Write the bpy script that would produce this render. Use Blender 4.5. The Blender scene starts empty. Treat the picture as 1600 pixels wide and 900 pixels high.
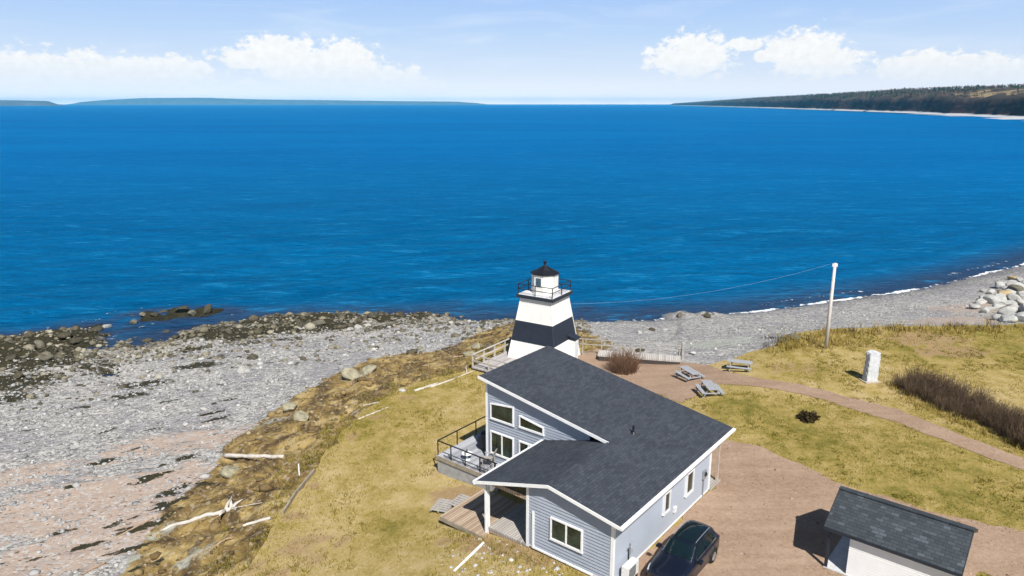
import bpy, bmesh, math, random
import numpy as np
from mathutils import Vector, Matrix
from mathutils.geometry import delaunay_2d_cdt
R = math.radians
scene = bpy.context.scene
COL = scene.collection

# ------------------------------------------------------------------ camera, sky, sun, exposure
HC = 20.0                      # camera height above the lawn
FPX = 1120.0                   # focal length in pixels of a 1600 px wide picture
PITCH = math.atan(288.0 / FPX)
SEA = -4.5
cam_d = bpy.data.cameras.new('camera')
cam = bpy.data.objects.new('camera', cam_d); COL.objects.link(cam)
cam_d.sensor_width = 36.0; cam_d.lens = 36.0 * FPX / 1600.0
cam_d.clip_start = 0.5; cam_d.clip_end = 120000
cam.location = (0, 0, HC); cam.rotation_euler = (math.pi / 2 - PITCH, 0, 0)
scene.camera = cam

SUN_EL = R(50); SUN_DIR = Vector((0.29 * math.cos(SUN_EL), -0.957 * math.cos(SUN_EL), math.sin(SUN_EL))).normalized()
sun_d = bpy.data.lights.new('sun', 'SUN'); sun_d.energy = 5.0; sun_d.angle = R(0.5); sun_d.color = (1.0, 0.955, 0.88)
sun = bpy.data.objects.new('sun', sun_d); COL.objects.link(sun)
sun.rotation_euler = (-SUN_DIR).to_track_quat('-Z', 'Y').to_euler(); sun.location = (30, -60, 90)

scene.view_settings.view_transform = 'Standard'; scene.view_settings.look = 'None'
scene.view_settings.exposure = 0.34; scene.view_settings.gamma = 1.0
scene.view_settings.use_curve_mapping = False
scene.cycles.use_denoising = True
scene.cycles.max_bounces = 6; scene.cycles.volume_bounces = 0


class G:
    """small helper to write node graphs"""
    def __init__(s, nt): s.nt = nt
    def n(s, t, ins=None, **props):
        nd = s.nt.nodes.new(t)
        for k, v in props.items(): setattr(nd, k, v)
        for k, v in (ins or {}).items(): s.put(nd.inputs[k], v)
        return nd
    def put(s, sock, v):
        if isinstance(v, bpy.types.NodeSocket): s.nt.links.new(v, sock)
        else:
            if sock.type == 'RGBA' and isinstance(v, (tuple, list)) and len(v) == 3: v = (*v, 1)
            sock.default_value = v
    def m(s, op, a, b=None, c=None, clamp=False):
        nd = s.n('ShaderNodeMath', operation=op, use_clamp=clamp)
        for i, v in enumerate((a, b, c)):
            if v is not None: s.put(nd.inputs[i], v)
        return nd.outputs[0]
    def mix(s, f, a, b, blend='MIX'):
        nd = s.n('ShaderNodeMix', data_type='RGBA', blend_type=blend)
        s.put(nd.inputs[0], f); s.put(nd.inputs[6], a); s.put(nd.inputs[7], b)
        return nd.outputs[2]
    def step(s, v, lo, hi):
        nd = s.n('ShaderNodeMapRange', interpolation_type='SMOOTHSTEP')
        s.put(nd.inputs[0], v); s.put(nd.inputs[1], lo); s.put(nd.inputs[2], hi)
        return nd.outputs[0]
    def mapv(s, vec, scale=(1, 1, 1), rot=(0, 0, 0), loc=(0, 0, 0)):
        nd = s.n('ShaderNodeMapping')
        s.put(nd.inputs[0], vec); nd.inputs['Scale'].default_value = scale
        nd.inputs['Rotation'].default_value = rot; nd.inputs['Location'].default_value = loc
        return nd.outputs[0]
    def noise(s, vec, scale, detail=4, rough=0.55, dist=0.0):
        nd = s.n('ShaderNodeTexNoise', {'Scale': scale, 'Detail': detail, 'Roughness': rough, 'Distortion': dist})
        s.put(nd.inputs['Vector'], vec); return nd.outputs[0]
    def vor(s, vec, scale, feature='F1', out='Distance', rnd=1.0):
        nd = s.n('ShaderNodeTexVoronoi', {'Scale': scale, 'Randomness': rnd}, feature=feature)
        s.put(nd.inputs['Vector'], vec); return nd.outputs[out]
    def ramp(s, f, stops):
        nd = s.n('ShaderNodeValToRGB'); s.put(nd.inputs[0], f)
        e = nd.color_ramp.elements
        while len(e) < len(stops): e.new(0.5)
        for i, (p, c) in enumerate(stops):
            e[i].position = p; e[i].color = (*c, 1) if len(c) == 3 else c
        return nd.outputs[0]
    def attr(s, name, out='Fac'): return s.n('ShaderNodeAttribute', attribute_name=name).outputs[out]
    def bump(s, h, strength=0.5, dist=0.05, normal=None):
        nd = s.n('ShaderNodeBump', {'Strength': strength, 'Distance': dist, 'Height': h})
        if normal is not None: s.put(nd.inputs['Normal'], normal)
        return nd.outputs[0]
    def sep(s, vec):
        nd = s.n('ShaderNodeSeparateXYZ'); s.put(nd.inputs[0], vec); return nd.outputs


def material(name, build=None, color=(0.5, 0.5, 0.5), rough=0.6, spec=0.4, metal=0.0):
    m = bpy.data.materials.new(name); m.use_nodes = True
    g = G(m.node_tree); p = m.node_tree.nodes['Principled BSDF']
    p.inputs['Base Color'].default_value = (*color, 1); p.inputs['Roughness'].default_value = rough
    p.inputs['Specular IOR Level'].default_value = spec; p.inputs['Metallic'].default_value = metal
    if build:
        co = g.n('ShaderNodeTexCoord')
        build(g, p, co.outputs['Object'])
    return m


def worn(name, c, rough=0.6, amt=0.12, scale=3.0, spec=0.4, bump=0.0, stretch=(1, 1, 1), metal=0.0):
    """a colour with soft mottling and fine grain, as real painted or weathered surfaces have"""
    def b(g, p, co):
        v = g.mapv(co, stretch)
        n1 = g.noise(v, scale, 5); n2 = g.noise(v, scale * 9, 3)
        f = g.m('ADD', g.m('MULTIPLY', n1, 0.65), g.m('MULTIPLY', n2, 0.35))
        lo = tuple(x * (1 - amt * 2.2) for x in c); hi = tuple(min(1, x * (1 + amt * 2.0)) for x in c)
        g.put(p.inputs['Base Color'], g.ramp(f, [(0.3, lo), (0.5, c), (0.72, hi)]))
        g.put(p.inputs['Roughness'], g.m('ADD', g.m('MULTIPLY', n1, 0.25), rough - 0.12))
        if bump: g.put(p.inputs['Normal'], g.bump(f, bump, 0.03))
    return material(name, b, c, rough, spec, metal)


# ------------------------------------------------------------------ pixel <-> world helper (world points on the terrain)
def ray(px, py):
    u = (px - 800) / FPX; v = (450 - py) / FPX
    return np.array([u, math.cos(PITCH) + v * math.sin(PITCH), -math.sin(PITCH) + v * math.cos(PITCH)])
def un(px, py, z=0.0):
    d = ray(px, py); t = (z - HC) / d[2]
    return d * t + np.array([0, 0, HC])


# ------------------------------------------------------------------ world: Nishita sky with procedural clouds
w = bpy.data.worlds.new('World'); scene.world = w; w.use_nodes = True
wn = w.node_tree; wn.nodes.clear(); g = G(wn)
sky = g.n('ShaderNodeTexSky', sky_type='NISHITA', sun_disc=False, sun_elevation=SUN_EL,
          sun_rotation=math.atan2(SUN_DIR.x, SUN_DIR.y), altitude=0, air_density=1.0, dust_density=0.4, ozone_density=2.0)
SKY_STRENGTH = 0.052
bg1 = g.n('ShaderNodeBackground', {'Color': sky.outputs[0], 'Strength': SKY_STRENGTH})
dirv = g.n('ShaderNodeTexCoord').outputs['Generated']
sx, sy, sz = g.sep(dirv)
az = g.m('MULTIPLY', g.m('ARCTAN2', sx, sy), 57.29578)
el = g.m('MULTIPLY', g.m('ARCSINE', sz), 57.29578)
cv = g.n('ShaderNodeCombineXYZ', {'X': az, 'Y': el, 'Z': 0.0}).outputs[0]
def px2ae(px, py):
    d = ray(px, py); return math.degrees(math.atan2(d[0], d[1])), math.degrees(math.asin(d[2] / np.linalg.norm(d)))
clouds = [(435, 84, 46, 20), (405, 92, 50, 13), (470, 106, 42, 20), (540, 98, 40, 26), (525, 80, 14, 10), (600, 124, 52, 17), (655, 142, 42, 14), (500, 140, 50, 13),
          (110, 112, 80, 20), (200, 112, 42, 15), (262, 112, 48, 17), (30, 118, 55, 25), (180, 142, 60, 10), (-60, 110, 60, 24), (390, 132, 16, 6),
          (1085, 88, 42, 26), (1078, 68, 16, 10), (1055, 92, 36, 16), (1162, 70, 24, 7), (1258, 84, 44, 24), (1225, 74, 24, 10), (1280, 96, 46, 18), (1195, 88, 12, 8),
          (1440, 106, 46, 17), (1440, 95, 16, 8), (1515, 108, 50, 16), (1510, 98, 18, 6), (1600, 112, 40, 14), (1690, 105, 60, 22), (830, 156, 30, 6), (960, 154, 34, 6)]
warp = g.n('ShaderNodeTexNoise', {'Scale': 0.55, 'Detail': 6, 'Roughness': 0.6}); g.put(warp.inputs['Vector'], g.mapv(cv, (1, 1.5, 1)))
field = None
for (px, py, rx, ry) in clouds:
    a, e = px2ae(px, py); k = 1.35 / FPX * 57.3
    dx = g.m('DIVIDE', g.m('SUBTRACT', az, a), rx * k); dy = g.m('DIVIDE', g.m('SUBTRACT', el, e), ry * k)
    q = g.m('EXPONENT', g.m('MULTIPLY', g.m('ADD', g.m('MULTIPLY', dx, dx), g.m('MULTIPLY', dy, dy)), -1.0))
    field = q if field is None else g.m('MAXIMUM', field, q)
bil = g.noise(g.mapv(cv, (1, 1.45, 1)), 1.15, 8, 0.62, 0.2)
dens = g.m('ADD', field, g.m('MULTIPLY', g.m('SUBTRACT', bil, 0.5), 1.7))
cmask = g.step(dens, 0.28, 0.62)
cmask = g.m('MULTIPLY', cmask, g.step(field, 0.04, 0.3))
cmask = g.m('MULTIPLY', cmask, g.m('ADD', 0.15, g.m('MULTIPLY', g.step(el, 0.3, 3.4), 0.8)))
# thin high cirrus and milky horizon veil
cir = g.noise(g.mapv(cv, (0.05, 0.42, 1), (0, 0, R(9))), 1.6, 5, 0.6, 0.8)
cirm = g.m('MULTIPLY', g.m('MULTIPLY', g.step(cir, 0.46, 0.78), 0.55), g.step(el, 22.0, 8.0))
veil = g.m('MULTIPLY', g.step(el, 13.5, 9.0), 0.92)
soft = g.m('MAXIMUM', veil, cirm)
tone = g.m('ADD', 0.70, g.m('MULTIPLY', g.noise(cv, 1.7, 6, 0.6), 0.24))
eln = g.m('DIVIDE', el, 10.0, clamp=True)
skyc = g.ramp(eln, [(0.0, (0.85, 0.70, 0.60)), (0.06, (0.78, 0.73, 0.72)), (0.14, (0.73, 0.74, 0.80)), (0.26, (0.61, 0.685, 0.81)), (0.5, (0.45, 0.585, 0.80)), (0.95, (0.27, 0.44, 0.79))])
glow = g.m('ADD', 1.0, g.m('MULTIPLY', g.m('EXPONENT', g.m('DIVIDE', g.m('MAXIMUM', el, 0.0), -0.6)), 1.05))
skyc = g.mix(g.m('MULTIPLY', cirm, 0.75), skyc, (0.70, 0.76, 0.85))
bg2 = g.n('ShaderNodeBackground', {'Color': skyc, 'Strength': glow})
bg3 = g.n('ShaderNodeBackground', {'Color': (1.0, 0.985, 0.96, 1)}); g.put(bg3.inputs['Strength'], tone)
mx1 = g.n('ShaderNodeMixShader'); g.put(mx1.inputs[0], soft); g.put(mx1.inputs[1], bg1.outputs[0]); g.put(mx1.inputs[2], bg2.outputs[0])
mx2 = g.n('ShaderNodeMixShader'); g.put(mx2.inputs[0], cmask); g.put(mx2.inputs[1], mx1.outputs[0]); g.put(mx2.inputs[2], bg3.outputs[0])
wo = g.n('ShaderNodeOutputWorld'); g.put(wo.inputs[0], mx2.outputs[0])


# ------------------------------------------------------------------ mesh helpers
class MB:
    def __init__(s): s.v = []; s.f = []; s.a = []
    def add(s, vs, fs, val=0.0):
        o = len(s.v); s.v += [tuple(map(float, p)) for p in vs]; s.f += [tuple(i + o for i in f) for f in fs]; s.a += [val] * len(vs)
    def box(s, x0, x1, y0, y1, z0, z1):
        v = [(x0, y0, z0), (x1, y0, z0), (x1, y1, z0), (x0, y1, z0), (x0, y0, z1), (x1, y0, z1), (x1, y1, z1), (x0, y1, z1)]
        s.add(v, [(3, 2, 1, 0), (4, 5, 6, 7), (0, 1, 5, 4), (1, 2, 6, 5), (2, 3, 7, 6), (3, 0, 4, 7)])
    def bar(s, a, b, w, h, up=(0, 0, 1)):
        a = Vector(a); b = Vector(b); d = (b - a).normalized(); up = Vector(up)
        if abs(d.dot(up)) > 0.98: up = Vector((1, 0, 0))
        sd = d.cross(up).normalized() * (w / 2); u = sd.cross(d).normalized() * (h / 2)
        v = [a - sd - u, a + sd - u, a + sd + u, a - sd + u, b - sd - u, b + sd - u, b + sd + u, b - sd + u]
        s.add(v, [(0, 1, 2, 3), (7, 6, 5, 4), (0, 4, 5, 1), (1, 5, 6, 2), (2, 6, 7, 3), (3, 7, 4, 0)])
    def tube(s, pts, rad, n=8, val=0.0):
        pts = [Vector(p) for p in pts]
        if not isinstance(rad, (list, tuple)): rad = [rad] * len(pts)
        vs = []; fs = []
        for i, p in enumerate(pts):
            d = (pts[min(i + 1, len(pts) - 1)] - pts[max(i - 1, 0)]).normalized()
            up = Vector((0, 0, 1)) if abs(d.z) < 0.95 else Vector((1, 0, 0))
            a = d.cross(up).normalized(); b = a.cross(d).normalized()
            for k in range(n):
                t = 2 * math.pi * k / n; vs.append(p + (a * math.cos(t) + b * math.sin(t)) * rad[i])
        for i in range(len(pts) - 1):
            for k in range(n):
                k2 = (k + 1) % n; fs.append((i * n + k, i * n + k2, (i + 1) * n + k2, (i + 1) * n + k))
        fs.append(tuple(reversed(range(n)))); m = (len(pts) - 1) * n; fs.append(tuple(range(m, m + n)))
        s.add(vs, fs, val)
    def lathe(s, prof, n=24, c=(0, 0, 0), phase=0.0):
        vs = []; fs = []
        for r, z in prof:
            for k in range(n):
                t = 2 * math.pi * k / n + phase; vs.append((c[0] + r * math.cos(t), c[1] + r * math.sin(t), c[2] + z))
        for i in range(len(prof) - 1):
            for k in range(n):
                k2 = (k + 1) % n; fs.append((i * n + k, i * n + k2, (i + 1) * n + k2, (i + 1) * n + k))
        fs.append(tuple(reversed(range(n)))); m = (len(prof) - 1) * n; fs.append(tuple(range(m, m + n)))
        s.add(vs, fs)
    def slab(s, poly, d):
        """closed prism: polygon poly (3-D points, counter-clockwise seen from outside) thickened by vector d"""
        n = len(poly); p = [Vector(q) for q in poly]; q = [a + Vector(d) for a in p]
        s.add(p + q, [tuple(range(n)), tuple(reversed(range(n, 2 * n)))] + [(i, i + n, (i + 1) % n + n, (i + 1) % n) for i in range(n)])
    def build(s, name, mat, parent=None, smooth=False, attr=None):
        me = bpy.data.meshes.new(name); me.from_pydata(s.v, [], s.f); me.update()
        if attr:
            at = me.attributes.new(attr, 'FLOAT', 'POINT'); at.data.foreach_set('value', np.array(s.a, dtype=np.float32))
        me.materials.append(mat)
        if smooth: me.polygons.foreach_set('use_smooth', [True] * len(me.polygons))
        o = bpy.data.objects.new(name, me); COL.objects.link(o)
        if parent is not None: o.parent = parent
        return o


def tag(o, label=None, cat=None, group=None, kind=None):
    if label: o['label'] = label
    if cat: o['category'] = cat
    if group: o['group'] = group
    if kind: o['kind'] = kind
    return o
def thing(name, label, cat, loc=(0, 0, 0), rz=0.0, group=None):
    o = bpy.data.objects.new(name, None); COL.objects.link(o); o.empty_display_size = 0.3
    o.location = loc; o.rotation_euler = (0, 0, rz)
    return tag(o, label, cat, group)
def dup(o, parent=None):
    c = o.copy(); COL.objects.link(c)
    if parent is not None: c.parent = parent
    for ch in [x for x in bpy.data.objects if x.parent == o]: dup(ch, c)
    return c
def mesh_np(name, co, faces, mat, attrs=None, smooth=True):
    me = bpy.data.meshes.new(name)
    nv = len(co); nf = len(faces); k = faces.shape[1]
    me.vertices.add(nv); me.vertices.foreach_set('co', np.ascontiguousarray(co, np.float32).ravel())
    me.loops.add(nf * k); me.loops.foreach_set('vertex_index', np.ascontiguousarray(faces, np.int32).ravel())
    me.polygons.add(nf); me.polygons.foreach_set('loop_start', np.arange(0, nf * k, k, dtype=np.int32))
    me.update(calc_edges=True)
    if smooth: me.polygons.foreach_set('use_smooth', np.ones(nf, bool))
    for kk, v in (attrs or {}).items():
        at = me.attributes.new(kk, 'FLOAT', 'POINT'); at.data.foreach_set('value', np.ascontiguousarray(v, np.float32))
    me.materials.append(mat)
    o = bpy.data.objects.new(name, me); COL.objects.link(o); return o


# ------------------------------------------------------------------ numpy noise
_tab = np.random.RandomState(7).rand(256, 256)
def vn(x, y, s=0):
    x = np.asarray(x, float) + s * 17.13; y = np.asarray(y, float) + s * 9.71
    xi = np.floor(x).astype(int); yi = np.floor(y).astype(int); fx = x - xi; fy = y - yi
    fx = fx * fx * (3 - 2 * fx); fy = fy * fy * (3 - 2 * fy)
    a = _tab[xi & 255, yi & 255]; b = _tab[(xi + 1) & 255, yi & 255]; c = _tab[xi & 255, (yi + 1) & 255]; d = _tab[(xi + 1) & 255, (yi + 1) & 255]
    return a * (1 - fx) * (1 - fy) + b * fx * (1 - fy) + c * (1 - fx) * fy + d * fx * fy
def fbm(x, y, s=0, o=4, g_=0.5):
    t = 0; a = 1; n = 0
    for k in range(o):
        t = t + a * vn(x, y, s + k * 3); n += a; a *= g_; x = x * 2.03; y = y * 2.03
    return t / n
def sst(v, lo, hi):
    t = np.clip((v - lo) / (hi - lo), 0, 1); return t * t * (3 - 2 * t)

# ------------------------------------------------------------------ house frame
HY = 0.8975; HO = np.array([4.4098, 25.974]); E1 = np.array([math.cos(HY), math.sin(HY)]); E2 = np.array([-math.sin(HY), math.cos(HY)])
def hw(i, j): return HO + E1 * i + E2 * j
def hij(x, y): dx = x - HO[0]; dy = y - HO[1]; return dx * E1[0] + dy * E1[1], dx * E2[0] + dy * E2[1]
def zland(x, y):
    x = np.asarray(x, float); y = np.asarray(y, float)
    i, j = hij(x, y)
    return -1.05 * sst(j, 3.5, 14.0)
def zlawn(x, y):
    i, j = hij(x, y)
    hm = sst(np.maximum(np.abs(i - 5.5) - 6.5, np.abs(j - 6.5) - 7.5), 0.0, 3.0)      # flat around the house
    return zland(x, y) + hm * (0.16 * (fbm(np.asarray(x) / 6.5, np.asarray(y) / 6.5, 3, 2) - 0.5))
def on(px, py, f=None):
    """world point on the land seen at a pixel of the photograph"""
    f = f or zlawn; z = -0.5
    for _ in range(40):
        p = un(px, py, z); z = 0.5 * z + 0.5 * float(f(p[0], p[1]))
    p = un(px, py, z); return np.array([p[0], p[1], float(f(p[0], p[1]))])

# control lines of the shore (pixels of the photograph lifted to world points)
def W(lst, z): return np.array([un(a, b, z if len(c) == 0 else c[0])[:2] for a, b, *c in lst])
edge_px = [(250, 1150), (310, 960), (350, 905), (402, 872), (430, 815), (470, 765), (500, 722), (535, 675), (575, 636), (628, 606), (690, 588), (735, 578), (757, 560), (775, 545), (800, 535)]
edge_l = W(edge_px, -1.05)
edge_r = W([(905, 530), (940, 533), (985, 545), (1060, 561), (1100, 563), (1160, 552), (1208, 541), (1232, 524), (1262, 516), (1340, 514), (1430, 512), (1520, 511), (1600, 510), (1750, 505), (2000, 495)], -0.1)
EDGE = np.vstack([[(-14, -60)], edge_l, edge_r, [(300, 130), (900, 500), (1600, 1000), (1600, -60)]])
toe_l = W([(90, 1150), (175, 960), (212, 880), (258, 800), (335, 748), (358, 700), (420, 655), (480, 612), (540, 578), (600, 557), (690, 548), (730, 532), (765, 515), (800, 506)], -2.7)
toe_r = W([(905, 508), (950, 540, -1.4), (1000, 549, -1.2), (1062, 553, -1.0), (1110, 549, -1.0), (1160, 541, -0.9), (1205, 533, -0.9), (1238, 518, -0.8), (1265, 509, -0.7), (1340, 507, -0.7), (1430, 505, -.7), (1520, 504, -.7), (1600, 503, -.7), (1750, 498, -.7), (2000, 488, -.7)], -1.6)
TOE = np.vstack([[(-26, -60)], toe_l, toe_r, [(310, 140), (900, 515), (1600, 1020), (1600, -60)]])
TOEZ = np.concatenate([[-2.7], np.full(len(toe_l), -2.7), [-2.0], np.full(len(toe_r) - 1, -1.0), [-1.0] * 4])
shore = W([(-300, 600), (-120, 560), (0, 552), (60, 540), (105, 545), (125, 549), (170, 549), (230, 541), (270, 526), (330, 520), (400, 512), (460, 505), (520, 502), (600, 503), (700, 500), (780, 503), (850, 500), (950, 503), (1010, 501), (1070, 496), (1150, 492), (1220, 484), (1280, 475), (1350, 465), (1420, 455), (1500, 438), (1560, 424), (1600, 413), (1680, 392), (1800, 355), (2000, 300)], SEA)
SHORE = np.vstack([[(-400, -60)], [(-120, 20)], shore, [(420, 330), (900, 700), (1600, 1250), (1600, -60)]])

def poly_sd(P, Q, vals=None):
    """signed distance (positive inside) of points P to closed polygon Q; optional value interpolated along the outline"""
    n = len(P); best = np.full(n, 1e18); val = np.zeros(n); ins = np.zeros(n, bool)
    x = P[:, 0]; y = P[:, 1]
    for k in range(len(Q)):
        a = Q[k]; b = Q[(k + 1) % len(Q)]; d = b - a; L = d @ d
        t = np.clip(((x - a[0]) * d[0] + (y - a[1]) * d[1]) / max(L, 1e-9), 0, 1)
        dx = x - a[0] - d[0] * t; dy = y - a[1] - d[1] * t; dd = dx * dx + dy * dy
        better = dd < best; best = np.where(better, dd, best)
        if vals is not None:
            v = vals[k] + (vals[(k + 1) % len(Q)] - vals[k]) * t; val = np.where(better, v, val)
        if abs(d[1]) > 1e-9:
            c = ((a[1] > y) != (b[1] > y)) & (x < d[0] * (y - a[1]) / d[1] + a[0]); ins ^= c
    sd = np.where(ins, 1, -1) * np.sqrt(best)
    return (sd, val) if vals is not None else sd

reef = [(un(a, b, SEA)[:2], r, h) for a, b, r, h in
        [(165, 509, 3.0, 0.75), (205, 505, 2.0, 0.65), (235, 492, 3.0, 1.25), (275, 489, 3.2, 1.3), (315, 487, 2.8, 1.2), (40, 545, 6, 0.8), (90, 528, 4, 0.9), (10, 575, 6, .7), (120, 522, 2.5, .8),
         (450, 500, 3.0, .6), (500, 500, 3.0, .7), (400, 508, 3, .6), (340, 520, 3, .5), (600, 500, 2.5, .6), (660, 498, 2, .55), (540, 501, 2, .6), (1065, 493, 1.3, .55), (1105, 495, 1.3, .6), (1022, 486, 1.2, .3), (915, 482, 0.8, .55), (-40, 560, 7, .9)]]
pools = [(un(a, b, SEA)[:2], r) for a, b, r in [(135, 543, 2.2), (165, 540, 2.6), (200, 533, 3.2), (245, 522, 3.0), (290, 512, 3.0), (340, 505, 3.0), (385, 502, 2.5), (120, 556, 1.2), (170, 588, 1.0)]]

def terrain(x, y, parts=False):
    x = np.atleast_1d(np.asarray(x, float)); y = np.atleast_1d(np.asarray(y, float)); P = np.stack([x, y], 1)
    jx = 0.9 * (fbm(x / 2.2, y / 2.2, 11, 3) - 0.5); jy = 0.9 * (fbm(x / 2.2, y / 2.2, 12, 3) - 0.5)
    PJ = P + np.stack([jx, jy], 1)
    dE = poly_sd(PJ, EDGE); dT, zT = poly_sd(PJ, TOE, TOEZ); dS = poly_sd(PJ, SHORE)
    zl = zland(x, y) - 0.06
    bank = (dE < 0) & (dT > 0); beach = (dT <= 0) & (dS > 0)
    tb = np.where(bank, -dE / np.maximum(-dE + dT, 1e-6), np.where(dE >= 0, 0.0, 1.0))
    ts = np.where(beach, -dT / np.maximum(-dT + dS, 1e-6), np.where(dS <= 0, 1.0, 0.0))
    zt = np.where(dE >= 0, zl, zl + (zT - zl) * sst(tb, -0.15, 1.05))
    z = np.where(beach, zT + (SEA - zT) * (ts ** 0.9), zt)
    left = sst(x, 12, 2)
    z = np.where(dS <= 0, SEA + dS * 0.10, z)
    # relief
    bk = np.minimum(sst(-dE, 0.0, 0.8), sst(dT, -1.5, 1.0))
    rid = 1 - np.abs(2 * fbm(x / 1.7, y / 1.7, 21, 4) - 1)
    z = z + bk * ((rid - 0.75) * 0.75 + 0.06) * (0.35 + 0.65 * left)
    be = sst(-dT, 0.0, 2.0)
    z = z + be * (0.35 * (fbm(x / 6, y / 6, 31, 3) - 0.5) * left + 0.16 * (fbm(x / 0.8, y / 0.8, 33, 3) - 0.5))
    rim = np.exp(-((dS - 1.5) / 6.0) ** 2) * left
    rr = 1 - np.abs(2 * fbm(x / 2.6, y / 2.2, 41, 4) - 1)
    z = z + rim * (rr - 0.72) * 0.7
    pc = np.zeros(len(x))
    for (c, r) in pools: pc = np.maximum(pc, np.exp(-((np.hypot((x - c[0]) / 1.5, y - c[1]) / r) ** 4)))
    z = z - pc * np.maximum(z - (SEA - 0.28 + 0.25 * (rr - .6)), 0)
    rf = np.zeros(len(x))
    for (c, r, h) in reef:
        m = h * np.exp(-(((x - c[0]) / (1.5 * r)) ** 2 + ((y - c[1]) / r) ** 2)); rf = np.maximum(rf, m)
    z = z + rf * (0.55 + 1.1 * (rr - 0.6)) * 1.25
    if parts: return z, dE, dT, dS, tb, ts, bk, rim, rf, left
    return z
def ont(px, py):
    z = -2.0
    for _ in range(14):
        p = un(px, py, z); z = 0.5 * z + 0.5 * float(terrain(p[0], p[1])[0])
    p = un(px, py, z); return np.array([p[0], p[1], float(terrain(p[0], p[1])[0])])

def grow(v, end, f): 
    out = []; st = abs(v[-1] - v[-2]); s = 1 if end > v[-1] else -1; c = v[-1]
    while (end - c) * s > 0: st *= f; c += s * st; out.append(c)
    return out
ax = list(np.arange(-62, 100, 0.3)); ax = list(reversed(grow([ax[1], ax[0]], -420, 1.25))) + ax + grow(ax, 1600, 1.25)
ay = [15.0]
while ay[-1] < 120: ay.append(ay[-1] + max(0.2, ay[-1] * 0.0045))
ay = list(reversed(grow([ay[1], ay[0]], -70, 1.4))) + ay + grow(ay, 1300, 1.2)
ax = np.array(ax); ay = np.array(ay)
XX, YY = np.meshgrid(ax, ay); fx = XX.ravel(); fy = YY.ravel()
z, dE, dT, dS, tb, ts, bk, rim, rf, left = terrain(fx, fy, True)
z = np.maximum(np.where(dE > 1.2, z - 0.25, z), -9.0)
nx = len(ax); ny = len(ay)
idx = np.arange(nx * ny).reshape(ny, nx)
quads = np.stack([idx[:-1, :-1], idx[:-1, 1:], idx[1:, 1:], idx[1:, :-1]], -1).reshape(-1, 4)

def spots(x, y, lst, zz, rot=0.5, asp=2.2):
    m = np.zeros(len(x)); c_, s_ = math.cos(rot), math.sin(rot)
    for (px, py, r, h) in lst:
        c = un(px, py, zz)[:2]; dx = x - c[0]; dy = y - c[1]; a = dx * c_ + dy * s_; b = -dx * s_ + dy * c_
        m = np.maximum(m, h * np.exp(-((a / (r * asp)) ** 2 + (b / r) ** 2)))
    return m
sand_m = spots(fx, fy, [(60, 800, 3.2, 1), (150, 850, 2.6, 1), (230, 760, 2.2, .95), (330, 690, 1.8, .8), (250, 690, 2.2, .8), (20, 740, 2.2, .75), (40, 890, 2.0, .8), (300, 860, 1.2, .6), (120, 770, 2.2, .9), (180, 810, 2, .9)], -3)
sand_m = np.maximum(sand_m, spots(fx, fy, [(1500, 492, 3, 1.0), (1540, 460, 4, .8), (1590, 440, 3, .4)], -1.2, 0.2, 2.0))
weed_m = spots(fx, fy, [(60, 570, 3, .9), (20, 600, 3, .9), (90, 535, 2.5, .9), (150, 575, 2, .65), (225, 605, 1.5, .9), (310, 575, 1.6, .85), (340, 560, 1.2, .7), (200, 625, 1.2, .8), (400, 520, 2.5, .9), (330, 520, 2, .9),
               (470, 510, 3, 1), (520, 508, 2, .9), (270, 490, 4, 1), (10, 625, 2, .8), (600, 508, 1.6, .7), (660, 505, 1.6, .6), (390, 535, 1.6, .7), (300, 545, 1.2, .8), (450, 530, 1.4, .7), (380, 580, 1.0, .5), (260, 640, .8, .6), (130, 640, .9, .6), (60, 660, .8, .55), (430, 575, .8, .55), (500, 560, .8, .5), (180, 680, .6, .5), (350, 610, .7, .6)], -4, 0.2, 2.0)
stk = spots(fx, fy, [(345, 626, .45, 1), (330, 645, .4, 1), (150, 722, .5, 1), (280, 722, .55, 1.2), (230, 748, .55, 1.1), (205, 700, .35, 1), (280, 770, .6, 1.2), (310, 765, .55, 1.1), (195, 815, .45, 1.1), (225, 825, .6, 1.1), (205, 865, .5, 1.1), (100, 830, .35, 1), (125, 858, .4, 1), (180, 870, .4, 1), (245, 890, .5, 1),
               (60, 872, .3, .9), (95, 760, .3, .9), (20, 875, .25, .9), (240, 665, .35, 1), (160, 668, .3, .8), (335, 655, .4, 1), (40, 660, .3, .9), (275, 790, .5, 1.1), (255, 800, .6, 1.1)], -3, 0.55, 3.2)
stk2 = stk * (fbm(fx / 0.7, fy / 0.5, 77, 3) * 2.2 - .25)
grn_m = spots(fx, fy, [(250, 825, .8, .7), (210, 870, .8, .6), (430, 655, 1.0, .8), (560, 585, 1.4, .7), (1110, 548, 2.2, 1), (1150, 545, 1.8, 1), (300, 880, .8, .7)], -2.4, 0.75, 1.8)


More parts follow.
